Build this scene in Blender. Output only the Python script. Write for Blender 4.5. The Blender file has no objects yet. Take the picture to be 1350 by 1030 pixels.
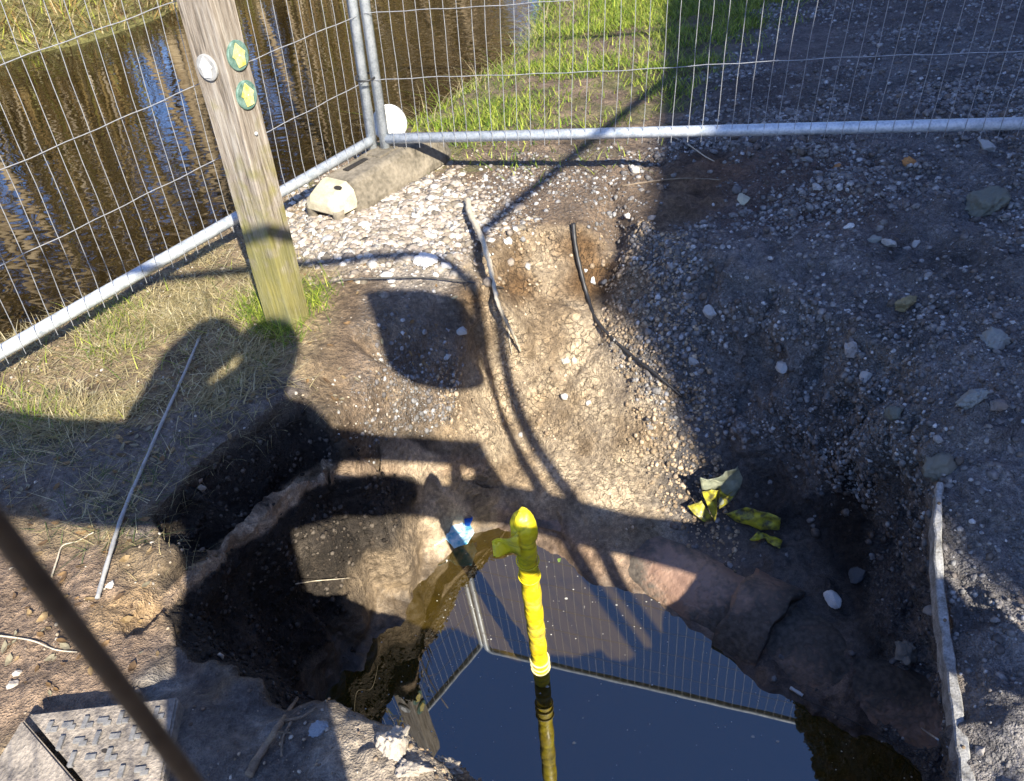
import bpy, bmesh, math, random, os
import numpy as np
from mathutils import Vector, Matrix
from mathutils.geometry import delaunay_2d_cdt
random.seed(7); rng = np.random.default_rng(11)
R = math.radians
scene = bpy.context.scene
C = scene.collection

# ---------------------------------------------------------------- camera, sky, sun, exposure
F, CX, CY, H = 1020., 675., 515., 1.35
_n = np.array([125., 1285., 1020.]); _n /= np.linalg.norm(_n)
_u = -_n
_f = np.array([0, 0, 1.]) - _n[2] * _n; _f /= np.linalg.norm(_f)
_r = np.cross(_n, _f)
if _r[0] < 0: _r = -_r
def P(px, py, z=0.):
    """survey point: sight line of the camera station met with the level z"""
    d = np.array([px - CX, py - CY, F]); w = np.array([d @ _r, d @ _f, d @ _u])
    t = (z - H) / w[2]
    return np.array([0, 0, H]) + t * w
cd = bpy.data.cameras.new('camera'); cam = bpy.data.objects.new('camera', cd); C.objects.link(cam)
cd.sensor_width = 36; cd.lens = F / 1350 * 36; cd.clip_end = 500; cd.clip_start = .02
ax = np.array([_r[0], _f[0], _u[0]]); ay = -np.array([_r[1], _f[1], _u[1]]); az = -np.array([_r[2], _f[2], _u[2]])
cam.matrix_world = Matrix(((ax[0], ay[0], az[0], 0), (ax[1], ay[1], az[1], 0), (ax[2], ay[2], az[2], H), (0, 0, 0, 1)))
cd.dof.use_dof = True; cd.dof.focus_distance = 1.9; cd.dof.aperture_fstop = 9
scene.camera = cam
SAZ, SEL = R(-22), R(36)
S = Vector((math.sin(SAZ) * math.cos(SEL), math.cos(SAZ) * math.cos(SEL), -math.sin(SEL)))
world = bpy.data.worlds.new("World"); scene.world = world; world.use_nodes = True
wn = world.node_tree.nodes; wl = world.node_tree.links
sky = wn.new('ShaderNodeTexSky'); sky.sky_type = 'NISHITA'; sky.sun_disc = False
sky.sun_elevation = SEL; sky.sun_rotation = math.atan2(-S.x, -S.y); sky.air_density = 1.0; sky.dust_density = .5; sky.ozone_density = 5.0
tint = wn.new('ShaderNodeMix'); tint.data_type = 'RGBA'; tint.blend_type = 'MULTIPLY'; tint.inputs[0].default_value = 1; tint.inputs[7].default_value = (.90, .97, 1.2, 1)
wl.new(sky.outputs[0], tint.inputs[6]); wl.new(tint.outputs[2], wn['Background'].inputs[0]); wn['Background'].inputs[1].default_value = .112
sd = bpy.data.lights.new('sun', 'SUN'); sun = bpy.data.objects.new('sun', sd); C.objects.link(sun)
sd.energy = 5.0; sd.angle = R(.53); sd.color = (1, .92, .78)
sun.rotation_euler = S.to_track_quat('-Z', 'Y').to_euler()
scene.view_settings.view_transform = 'Standard'; scene.view_settings.look = 'None'
scene.view_settings.gamma = 1; scene.view_settings.exposure = 1.38

# ---------------------------------------------------------------- helpers
def tag(o, label=None, cat=None, group=None, kind=None):
    if label: o['label'] = label
    if cat: o['category'] = cat
    if group: o['group'] = group
    if kind: o['kind'] = kind
    return o
def link(o, parent=None):
    C.objects.link(o)
    if parent is not None: o.parent = parent
    return o
def empty(name, loc=(0, 0, 0), rz=0):
    o = bpy.data.objects.new(name, None); o.location = loc; o.rotation_euler = (0, 0, rz); o.empty_display_size = .05
    return link(o)
def mobj(name, verts, faces, m, parent=None, smooth=True, loc=None):
    me = bpy.data.meshes.new(name); me.from_pydata([tuple(v) for v in verts], [], [tuple(int(i) for i in f) for f in faces]); me.update()
    if smooth: me.polygons.foreach_set('use_smooth', [True] * len(me.polygons))
    if m: me.materials.append(m)
    o = bpy.data.objects.new(name, me); link(o, parent)
    if loc is not None: o.location = loc
    return o
def bobj(name, bm, m, parent=None, smooth=True):
    me = bpy.data.meshes.new(name); bm.to_mesh(me); bm.free()
    if smooth: me.polygons.foreach_set('use_smooth', [True] * len(me.polygons))
    if m: me.materials.append(m)
    return link(bpy.data.objects.new(name, me), parent)
class MB:
    def __init__(s): s.v = []; s.f = []
    def tube(s, pts, r, n=8, caps=True):
        pts = [Vector(p) for p in pts]; rs = r if hasattr(r, '__len__') else [r] * len(pts)
        b = len(s.v); t0 = (pts[1] - pts[0]).normalized(); a = t0.orthogonal().normalized()
        for i, p in enumerate(pts):
            t = (pts[min(i + 1, len(pts) - 1)] - pts[max(i - 1, 0)]).normalized()
            a = (a - a.dot(t) * t).normalized(); c = t.cross(a)
            for k in range(n):
                w = 2 * math.pi * k / n; s.v.append(p + (a * math.cos(w) + c * math.sin(w)) * rs[i])
        for i in range(len(pts) - 1):
            for k in range(n):
                s.f.append((b + i * n + k, b + i * n + (k + 1) % n, b + (i + 1) * n + (k + 1) % n, b + (i + 1) * n + k))
        if caps:
            s.f.append(tuple(b + k for k in reversed(range(n)))); e = b + (len(pts) - 1) * n; s.f.append(tuple(e + k for k in range(n)))
        return s
    def box(s, c, sx, sy, sz, X=(1, 0, 0), Y=(0, 1, 0), Z=(0, 0, 1)):
        c, X, Y, Z = Vector(c), Vector(X), Vector(Y), Vector(Z); b = len(s.v)
        for i in (-.5, .5):
            for j in (-.5, .5):
                for k in (-.5, .5): s.v.append(c + X * sx * i + Y * sy * j + Z * sz * k)
        for f in ((0, 1, 3, 2), (4, 6, 7, 5), (0, 4, 5, 1), (2, 3, 7, 6), (0, 2, 6, 4), (1, 5, 7, 3)): s.f.append(tuple(b + q for q in f))
        return s
    def build(s, name, m, parent=None, smooth=True): return mobj(name, s.v, s.f, m, parent, smooth)

# vectorised lattice noise
def _h(i, j, k, s):
    h = (i.astype(np.int64) * 374761393 + j.astype(np.int64) * 668265263 + k.astype(np.int64) * 2147483647 + s * 1013904223) & 0xffffffff
    h = ((h ^ (h >> 13)) * 1274126177) & 0xffffffff
    return ((h ^ (h >> 16)) & 0xffff) / 32767.5 - 1
def noise(p, sc, seed=0):
    q = np.asarray(p) * sc; i = np.floor(q).astype(int); f = q - i; f = f * f * (3 - 2 * f); o = 0
    for a in (0, 1):
        for b in (0, 1):
            for c in (0, 1):
                w = (f[:, 0] if a else 1 - f[:, 0]) * (f[:, 1] if b else 1 - f[:, 1]) * (f[:, 2] if c else 1 - f[:, 2])
                o = o + w * _h(i[:, 0] + a, i[:, 1] + b, i[:, 2] + c, seed)
    return o
def fbm(p, sc, n=4, seed=0):
    o = 0; a = 1
    for k in range(n): o = o + a * noise(p, sc * 2 ** k, seed + k * 17); a *= .5
    return o
def sstep(a, b, x):
    t = np.clip((x - a) / (b - a), 0, 1); return t * t * (3 - 2 * t)

# ---------------------------------------------------------------- materials
class NT:
    def __init__(s, name):
        s.m = bpy.data.materials.new(name); s.m.use_nodes = True; s.t = s.m.node_tree; s.b = s.t.nodes['Principled BSDF']
    def n(s, k, **kw):
        o = s.t.nodes.new('ShaderNode' + k)
        for a, v in kw.items(): setattr(o, a, v)
        return o
    def l(s, a, b): s.t.links.new(a, b)
    def tex(s, kind, scale, vec=None, **kw):
        o = s.n('Tex' + kind)
        o.inputs['Scale'].default_value = scale
        for k, v in kw.items(): o.inputs[k].default_value = v
        s.l(vec if vec is not None else s.obj(), o.inputs['Vector']); return o
    def obj(s):
        if not hasattr(s, 'tc'): s.tc = s.n('TexCoord')
        return s.tc.outputs['Object']
    def ramp(s, fac, stops):
        o = s.n('ValToRGB'); e = o.color_ramp.elements
        while len(e) < len(stops): e.new(.5)
        for i, (p, c) in enumerate(stops):
            e[i].position = p; e[i].color = (c, c, c, 1) if not hasattr(c, '__len__') else (*c, 1)
        s.l(fac, o.inputs[0]); return o.outputs[0]
    def mix(s, fac, a, b, mode='MIX'):
        o = s.n('Mix', data_type='RGBA', blend_type=mode)
        for sock, v in ((o.inputs[0], fac), (o.inputs[6], a), (o.inputs[7], b)):
            if hasattr(v, 'is_linked'): s.l(v, sock)
            elif hasattr(v, '__len__'): sock.default_value = (*v, 1)
            else: sock.default_value = v
        return o.outputs[2]
    def math(s, op, a, b=0.):
        o = s.n('Math', operation=op)
        for sock, v in ((o.inputs[0], a), (o.inputs[1], b)):
            if hasattr(v, 'is_linked'): s.l(v, sock)
            else: sock.default_value = v
        return o.outputs[0]
    def bump(s, h, st, d, prev=None):
        o = s.n('Bump'); o.inputs['Strength'].default_value = st; o.inputs['Distance'].default_value = d; s.l(h, o.inputs['Height'])
        if prev is not None: s.l(prev, o.inputs['Normal'])
        s.l(o.outputs[0], s.b.inputs['Normal']); return o.outputs[0]
    def col(s, c):
        if hasattr(c, 'is_linked'): s.l(c, s.b.inputs['Base Color'])
        else: s.b.inputs['Base Color'].default_value = (*c, 1)
        return s
    def rough(s, v):
        if hasattr(v, 'is_linked'): s.l(v, s.b.inputs['Roughness'])
        else: s.b.inputs['Roughness'].default_value = v
        return s
def noisy(name, a, b, sc=20, rough=.7, bump=.3, bd=.004, metal=0, det=6):
    t = NT(name); n = t.tex('Noise', sc, Detail=det); n2 = t.tex('Noise', sc * 6, Detail=4)
    f = t.math('ADD', t.math('MULTIPLY', n.outputs[0], .6), t.math('MULTIPLY', n2.outputs[0], .4))
    t.col(t.ramp(f, [(.35, a), (.65, b)])).rough(rough); t.b.inputs['Metallic'].default_value = metal
    if bump: t.bump(n2.outputs[0], bump, bd)
    return t.m
def mat_ground():
    t = NT('ground_soil'); at = t.n('Attribute', attribute_name='col'); ag = t.n('Attribute', attribute_name='mask')
    sp = t.n('SeparateColor'); t.l(ag.outputs['Color'], sp.inputs[0])      # R gravel, G wet/smooth, B cracked
    n1 = t.tex('Noise', 9, Detail=8); n2 = t.tex('Noise', 60, Detail=6); n3 = t.tex('Noise', 260, Detail=3)
    v = t.math('ADD', t.math('ADD', t.math('MULTIPLY', n1.outputs[0], .9), t.math('MULTIPLY', n2.outputs[0], .9)), t.math('MULTIPLY', n3.outputs[0], .7))
    c = t.mix(1., at.outputs['Color'], t.ramp(t.math('DIVIDE', v, 2.5), [(.34, (.34, .32, .31)), (.5, (.95, .95, .95)), (.63, (1.9, 1.88, 1.8))]), 'MULTIPLY')
    wv = t.n('VectorMath', operation='ADD'); t.l(t.obj(), wv.inputs[0])
    wm = t.n('VectorMath', operation='SCALE'); t.l(n2.outputs[1], wm.inputs[0]); wm.inputs['Scale'].default_value = .02; t.l(wm.outputs[0], wv.inputs[1])
    vo = t.tex('Voronoi', 75, wv.outputs[0], Randomness=1.); vb = t.tex('Voronoi', 190, wv.outputs[0], Randomness=1.)
    pb = t.ramp(vo.outputs['Distance'], [(.25, 1.), (.5, 0.)]); pk = t.ramp(vo.outputs['Color'], [(.45, 0.), (.5, 1.)])
    ps = t.ramp(vb.outputs['Distance'], [(.25, 1.), (.5, 0.)]); pks = t.ramp(vb.outputs['Color'], [(.5, 0.), (.55, 1.)])
    gf = t.math('MULTIPLY', t.math('MAXIMUM', t.math('MULTIPLY', pb, pk), t.math('MULTIPLY', ps, pks)), sp.outputs[0])
    pc = t.mix(t.math('MULTIPLY', vo.outputs['Color'], 1.), (.10, .095, .09), (.30, .29, .275))
    c = t.mix(gf, c, pc)
    wv2 = t.n('VectorMath', operation='ADD'); t.l(t.obj(), wv2.inputs[0]); wm2 = t.n('VectorMath', operation='SCALE'); t.l(n1.outputs[1], wm2.inputs[0]); wm2.inputs['Scale'].default_value = .16; t.l(wm2.outputs[0], wv2.inputs[1])
    cr = t.tex('Voronoi', 34, wv2.outputs[0]); cr.feature = 'DISTANCE_TO_EDGE'
    crf = t.math('MULTIPLY', t.math('MULTIPLY', t.ramp(cr.outputs['Distance'], [(0., 1.), (.05, 0.)]), t.ramp(n1.outputs[0], [(.42, 0.), (.6, 1.)])), sp.outputs[2])
    c = t.mix(t.math('MULTIPLY', crf, .35), c, (.05, .035, .02))
    t.col(c)
    rg = t.math('SUBTRACT', .95, t.math('MULTIPLY', sp.outputs[1], .5)); t.rough(rg)
    t.b.inputs['Specular IOR Level'].default_value = .35
    h = t.math('ADD', t.math('MULTIPLY', n2.outputs[0], .7), t.math('MULTIPLY', n3.outputs[0], .35))
    h = t.math('ADD', h, t.math('MULTIPLY', gf, .5)); h = t.math('SUBTRACT', h, t.math('MULTIPLY', crf, .5))
    b = t.n('Bump'); t.l(h, b.inputs['Height']); b.inputs['Distance'].default_value = .034
    t.l(t.math('SUBTRACT', 1., t.math('MULTIPLY', sp.outputs[1], .75)), b.inputs['Strength']); t.l(b.outputs[0], t.b.inputs['Normal'])
    return t.m
M = {'ground': mat_ground()}

# ---------------------------------------------------------------- terrain
PTS = []; TOP = []; EDG = []; SHARP = []
def add(pl, closed=False):
    """pl: (px,py,z) survey points or ('w',x,y,z) world points; optional 4th = plan offset used only for the net"""
    ids = []
    for q in pl:
        if q[0] == 'w': p = np.array(q[1:4], float); tp = p[:2] + (np.array(q[4]) if len(q) > 4 else 0)
        else: p = P(*q[:3]); tp = p[:2] + (np.array(q[3]) if len(q) > 3 else 0)
        ids.append(len(PTS)); PTS.append(p); TOP.append(tp)
    if len(ids) > 1: EDG.extend(zip(ids, ids[1:]))
    if closed: EDG.append((ids[-1], ids[0]))
    return ids
def dots(pl):
    for q in pl: add([q])
WZ, RZ = -.78, -.34
FY = [.3, .58, .82, 1.02, 1.22, 1.38, 1.52, 1.70, 2.0]; FX = [.80, .90, 1.02, 1.10, 1.13, 1.13, 1.08, 1.05, 1.05]; FT = [.55, .63, .72, .79, .88, .93, .95, 1.0, 1.05]
def floor(q):
    """pit floor point lying back under the overhanging right edge: its place in the net is drawn in"""
    p = np.array(q[1:4], float) if q[0] == 'w' else P(*q[:3])
    f, t = np.interp(p[1], FY, FX), np.interp(p[1], FY, FT)
    dx = (.6 + (p[0] - .6) * (t - .6) / (f - .6) - p[0]) if p[0] > .6 else 0
    return ('w', p[0], p[1], p[2], (dx, 0))
# pit lip, left and near side, then the right-hand board edge
lipL = [(445, 570, -.06), (430, 545, -.04), (400, 523, -.03), (372, 527, -.02), (318, 567, -.01), (287, 587, -.01), (238, 634, 0), (202, 679, 0), (216, 710, 0), (234, 728, 0),
        (207, 755, 0), (211, 803, 0), (238, 844, 0), (265, 870, 0), (309, 886, .01), (350, 917, .01), (381, 926, .01), (423, 942, .01), (470, 950, .01), (500, 958, .02), (560, 965, .03), (595, 990, .03), (640, 1030, .02)]
lipR = [('w', .05, .50, 0), ('w', .3, .42, 0), ('w', .6, .46, -.12), (1276, 1030, -.15), (1255, 850, -.15), (1235, 740, -.11), (1237, 640, -.03), (1222, 598, .01), (1215, 540, .02), (1195, 480, .0), (1100, 425, -.02), (1020, 372, -.02), (930, 335, -.03), (850, 296, -.03), (765, 296, -.03), (700, 300, -.03), (650, 320, -.03), (612, 350, -.03),
        (608, 400, -.09), (612, 450, -.21), (605, 510, -.33), (595, 555, -.40), (560, 574, -.38), (500, 570, -.24)]
add(lipL + lipR, True)
# left wall
add([(213, 812, -.05), (247, 768, -.08), (292, 728, -.11), (336, 692, -.14), (376, 657, -.16), (421, 630, -.19), (500, 622, -.36), (560, 625, -.48), (605, 628, -.56), (640, 640, -.62)])
add([(224, 790, -.03), (258, 745, -.055), (300, 702, -.08), (345, 668, -.105), (385, 638, -.125), (428, 608, -.155), (500, 598, -.32), (560, 602, -.42), (612, 606, -.51)])
dots([(280, 800, -.25), (320, 790, -.36), (380, 760, -.46), (420, 730, -.5), (440, 690, -.46), (520, 650, -.42), (590, 655, -.58), (480, 720, -.60), (520, 700, -.66), (450, 780, -.66), (500, 780, -.72), (340, 850, -.42), (400, 860, -.60), (560, 740, -.76), (400, 800, -.58), (430, 830, -.68)])
wl = [(423, 942, WZ), (450, 885, WZ), (480, 845, WZ), (515, 815, WZ), (545, 790, WZ), (575, 752, WZ), (592, 730, WZ), (600, 708, WZ), (636, 697, WZ), (664, 692, WZ), (730, 722, WZ), (780, 772, WZ), (830, 775, WZ), (870, 792, WZ), (920, 832, WZ), (975, 872, WZ), (1010, 907, WZ), (1060, 912, WZ), (1110, 945, WZ), (1180, 988, WZ), (1235, 1004, WZ), (1262, 1040, WZ)]
iw = add([floor(q) if q[0] > 960 else q for q in wl])
dots([('w', -.40, .93, WZ - .05), ('w', -.20, .84, WZ - .08), ('w', -.02, .68, WZ - .1), ('w', .25, .55, WZ - .1), ('w', .55, .55, WZ - .1), ('w', .45, .9, -1.0),
      ('w', .2, .9, -1.1), ('w', -.2, 1.2, -1.05), ('w', .5, .9, -1.05), ('w', .1, 1.4, -1.0), ('w', -.15, 1.65, -.87)])
# far slope
prof = [(632, 370, -.03), (635, 400, -.12), (640, 430, -.21), (645, 470, -.34), (650, 500, -.44), (660, 540, -.56), (675, 570, -.61), (690, 600, -.65), (712, 630, -.65), (735, 655, -.66)]
add(prof)
add([(850, 298, -.05), (815, 330, -.157), (790, 370, -.24), (778, 395, -.28), (800, 420, -.29), (830, 440, -.28), (860, 480, -.32), (880, 520, -.388), (905, 590, -.539), (920, 620, -.589), (935, 650, -.638)])
dots([(700, 330, -.10), (700, 400, -.24), (710, 470, -.38), (730, 530, -.52), (760, 590, -.61), (800, 560, -.52), (820, 620, -.61), (790, 640, -.63), (660, 640, -.66), (640, 665, -.72), (700, 665, -.70), (750, 700, -.72), (800, 720, -.70), (840, 690, -.64),
      (880, 680, -.66), (900, 740, -.72), (860, 740, -.74), (950, 780, -.73), (960, 700, -.68), (1010, 740, -.68), (1000, 830, -.73)])
# right slope and cave
dots([(930, 400, -.14), (980, 440, -.15), (930, 480, -.30), (980, 540, -.42), (960, 600, -.55), (1050, 480, -.16), (1100, 520, -.2), (1040, 560, -.38), (1020, 640, -.6), (1060, 610, -.47), (1150, 530, -.1), (1170, 570, -.12), (1120, 600, -.32), (1190, 600, -.08), (1190, 540, .0)])
add([('w', x_, y_, z_, (np.interp(y_, FY, FT) - x_, 0)) for x_, y_, z_ in ((.90, .58, -.80), (1.02, .82, -.79), (1.10, 1.02, -.72), (1.13, 1.22, -.62), (1.13, 1.38, -.58), (1.08, 1.52, -.55))] + [(1120, 650, -.46), (1060, 650, -.55)])
dots([floor(q) for q in ((1000, 690, -.66), (1060, 710, -.66), (1110, 720, -.64), (1130, 770, -.66), (1060, 800, -.68), (1050, 870, -.74), (1120, 860, -.70), (1170, 860, -.68), (1110, 915, -.75), (1170, 940, -.76), (1210, 900, -.72))])
# land all round the pit
dots([(1350, 1100, -.12), (1345, 900, -.12), (1330, 700, -.05), (1300, 600, .03), (1350, 500, .11), (1300, 450, .10), (1290, 540, .09), (1350, 300, .12), (1200, 350, .06), (1100, 250, .05), (1350, 163, .13), (1000, 250, .02), (900, 200, .01), (800, 230, 0), (700, 240, 0), (550, 260, .0), (500, 330, 0), (560, 430, -.09), (500, 480, -.07), (450, 440, -.01),
      (560, 520, -.27), (480, 530, -.12), (570, 380, -.04), (400, 480, 0), (385, 420, 0), (300, 500, .0), (200, 600, .0), (100, 700, 0), (150, 850, .01), (0, 1030, 0), (300, 1000, .04), (420, 1010, .07), (500, 1000, .06), (560, 1020, .07), (200, 400, -.01), (0, 600, -.02), (-200, 700, 0), (1200, 100, .08), (1000, 100, .02), (1200, 0, .05), (1340, 0, .08),
      ('w', -.5, -2, 0), ('w', 1.5, -1, .08), ('w', -3, -1, 0), ('w', 2.2, .5, .1), ('w', 3, -4, .1), ('w', -3, -5, 0), ('w', 0, -.3, 0), ('w', -.9, .3, 0), ('w', .8, 0, -.03), ('w', 1.05, .35, -.10), ('w', .0, .2, .0), ('w', .45, .15, .01)])
# river banks
bank = [('w', -9, -4.5, -.05), ('w', -5, -1.0, -.05), (-220, 600, -.03), (0, 462, -.03), (150, 376, -.02), (300, 292, -.02), (400, 240, -.02), (470, 198, -.03), (520, 172, -.05), (550, 160, -.06), (600, 132, -.08), (650, 98, -.1), (690, 72, -.1), (715, 46, -.1), (733, 10, -.1), (736, -70, -.1), ('w', 1.6, 12, -.1), ('w', 5, 22, -.1), ('w', 14, 45, 0)]
ib = add(bank)
wb = []
for i in ib:
    a = PTS[max(i - 1, ib[0])][:2]; b = PTS[min(i + 1, ib[-1])][:2]; d = (b - a) / np.linalg.norm(b - a); nn = np.array([-d[1], d[0]]); wb.append(nn)
    for off, z in ((.10, -.22), (.22, RZ - .12), (1.2, -.9)):
        PTS.append(np.array([*(PTS[i][:2] + nn * off), z])); TOP.append(PTS[-1][:2])
BANK = [PTS[i].copy() for i in ib]
FARB = [P(-400, 150, RZ), P(-150, 108, RZ), P(0, 78, RZ), P(60, 68, RZ), P(120, 55, RZ), P(200, 28, RZ), P(255, 0, RZ)]
d = FARB[-1] - FARB[2]; d /= np.linalg.norm(d)
FARB.append(FARB[-1] + d * 3); FARB.append(np.array([3., 30, RZ])); FARB.append(np.array([10., 50, RZ])); FARB.insert(0, np.array([-14., 1., RZ]))
for p in FARB:
    dd = np.array([-.6, .8])
    for off, z in ((-.6, -.7), (-.1, RZ - .06), (.15, RZ + .1), (.8, RZ + .35), (2.5, RZ + .5)):
        PTS.append(np.array([*(p[:2] + dd * off), z])); TOP.append(PTS[-1][:2])
for a in range(0, 360, 20):
    for rr in (30, 90):
        p = np.array([rr * math.cos(R(a)), rr * math.sin(R(a)), .1 if rr < 50 else .5])
        if rr == 30 and 35 < a < 115: continue
        PTS.append(p); TOP.append(p[:2])
def proj(V):
    q = V - np.array([0, 0, H]); v = q[:, 0:1] * _r + q[:, 1:2] * _f + q[:, 2:3] * _u
    return np.stack([CX + F * v[:, 0] / v[:, 2], CY + F * v[:, 1] / v[:, 2]], 1)
def build_ground():
    rd = delaunay_2d_cdt([Vector(t) for t in TOP], EDG, [], 0, 1e-5)
    tv, te, tf, ov = rd[0], rd[1], rd[2], rd[3]
    pos = []
    T = np.array(TOP); PP = np.array(PTS)
    for i, v in enumerate(tv):
        if ov[i]:
            pos.append(PP[ov[i][0]])
            if len(ov[i]) > 1 and os.environ.get('BP'): print('DUP', [tuple(PP[k].round(2)) for k in ov[i]])
        else:
            if os.environ.get('BP'): print('XING', tuple(round(c, 3) for c in v), proj(np.array([[v[0], v[1], -.4]])))

            dd = np.linalg.norm(T - np.array(v), axis=1); k = np.argsort(dd)[:3]; w = 1 / (dd[k] + 1e-6); w /= w.sum(); pos.append((PP[k] * w[:, None]).sum(0))
    V = np.array(pos); Fc = np.array([list(f) for f in tf])
    # longest-edge splitting to a 3-D target length
    def target(m):
        r = np.hypot(m[:, 0], m[:, 1] - 1.3)
        t = np.where(r < 1.2, .0105, .0105 + (r - 1.2) * .0065)
        out = (np.abs(m[:, 0]) / (m[:, 1] + .9) > .95) | (m[:, 1] < .2)
        t = np.where(out, np.maximum(t, .05 + .1 * np.maximum(0, r - 1.5)), t)
        riv = m[:, 2] < -.36
        t = np.where(riv & (r > 1.9), np.maximum(t, .15), t)
        return np.where(r > 7, t + (r - 7) * .12, t)
    for it in range(40):
        E = np.sort(np.concatenate([Fc[:, [0, 1]], Fc[:, [1, 2]], Fc[:, [2, 0]]]), axis=1)
        key = E[:, 0] * (len(V) + 1) + E[:, 1]; uq, inv = np.unique(key, return_inverse=True)
        a = uq // (len(V) + 1); b = uq % (len(V) + 1)
        ln = np.linalg.norm(V[a] - V[b], axis=1); mid = (V[a] + V[b]) / 2
        n = len(Fc); fe = np.stack([inv[:n], inv[n:2 * n], inv[2 * n:]], 1)
        fl = ln[fe]; lm = fl.argmax(1); le = fe[np.arange(n), lm]          # longest edge per face
        want = ln > target(mid) * 1.35
        mark = np.zeros(len(uq), bool)
        fw = want[fe].any(1); mark[le[fw]] = True
        for _ in range(30):
            nf = mark[fe].any(1) & ~mark[le]
            if not nf.any(): break
            mark[le[nf]] = True
        if not mark.any(): break
        nid = np.full(len(uq), -1); nid[mark] = len(V) + np.arange(mark.sum()); V = np.concatenate([V, mid[mark]])
        m3 = mark[fe]; out = []
        cnt = m3.sum(1); out.append(Fc[cnt == 0])
        sel = np.where(cnt > 0)[0]; f = Fc[sel]; L = lm[sel]; ar = np.arange(len(sel))
        A = f[ar, L]; B = f[ar, (L + 1) % 3]; D = f[ar, (L + 2) % 3]
        eAB = nid[fe[sel][ar, L]]; eBD = nid[fe[sel][ar, (L + 1) % 3]]; eDA = nid[fe[sel][ar, (L + 2) % 3]]
        k = eDA < 0; out.append(np.stack([A[k], eAB[k], D[k]], 1)); k = ~k
        out.append(np.stack([A[k], eAB[k], eDA[k]], 1)); out.append(np.stack([eDA[k], eAB[k], D[k]], 1))
        k = eBD < 0; out.append(np.stack([eAB[k], B[k], D[k]], 1)); k = ~k
        out.append(np.stack([eAB[k], B[k], eBD[k]], 1)); out.append(np.stack([eAB[k], eBD[k], D[k]], 1))
        Fc = np.concatenate(out)
    # smoothing
    E = np.unique(np.sort(np.concatenate([Fc[:, [0, 1]], Fc[:, [1, 2]], Fc[:, [2, 0]]]), axis=1), axis=0)
    deg = np.bincount(E.ravel(), minlength=len(V))
    far = np.hypot(V[:, 0], V[:, 1]) > 25
    for _ in range(7):
        acc = np.stack([np.bincount(E[:, 0], V[E[:, 1], c], len(V)) + np.bincount(E[:, 1], V[E[:, 0], c], len(V)) for c in range(3)], 1) / np.maximum(deg, 1)[:, None]
        kw = .55 * (1 - (_ >= 2) * sstep(-.35, -.6, V[:, 0]) * (V[:, 1] > .6)) * ~far; V = V + (acc - V) * kw[:, None]
    return V, Fc
GV, GF = build_ground()
print('ground verts', len(GV))
def normals(V, Fc):
    fn = np.cross(V[Fc[:, 1]] - V[Fc[:, 0]], V[Fc[:, 2]] - V[Fc[:, 0]]); N = np.zeros_like(V)
    for k in range(3):
        for c in range(3): N[:, c] += np.bincount(Fc[:, k], fn[:, c], len(V))
    return N / (np.linalg.norm(N, axis=1)[:, None] + 1e-12)
GN = normals(GV, GF)
def polydist(p, poly):
    """signed distance in plan to a closed outline, negative inside"""
    poly = np.asarray(poly)[:, :2]; d = np.full(len(p), 1e9); ins = np.zeros(len(p), bool)
    for a, b in zip(poly, np.roll(poly, -1, 0)):
        ab = b - a; t = np.clip(((p - a) @ ab) / (ab @ ab + 1e-12), 0, 1); d = np.minimum(d, np.linalg.norm(p - a - t[:, None] * ab, axis=1))
        c = ((a[1] > p[:, 1]) != (b[1] > p[:, 1])); x = (b[0] - a[0]) * (p[:, 1] - a[1]) / (b[1] - a[1] + 1e-12) + a[0]; ins ^= c & (p[:, 0] < x)
    return np.where(ins, -d, d)
def zone(poly, soft=.06, z=0.):
    pts = [P(x, y, z) for x, y in poly]
    w = .10 * noise(GV, 4, 5) + .06 * noise(GV, 13, 9)
    return 1 - sstep(-soft, soft, polydist(GV[:, :2], pts) + w)
x, y, z = GV.T
PITL = np.array([P(*q[:3]) if q[0] != 'w' else np.array(q[1:4]) for q in lipL + lipR])
dpit = polydist(GV[:, :2], PITL)
inpit = dpit < 0
GR = zone([(1050, -30), (900, 130), (880, 200), (1010, 215), (930, 280), (860, 300), (930, 340), (880, 420), (930, 500), (990, 600), (1080, 660), (1230, 640), (1260, 850), (1290, 1100), (1900, 1100), (1900, 300), (1700, -100), (1100, -100)], .12)
SMOOTH = np.zeros(len(GV))
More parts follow.
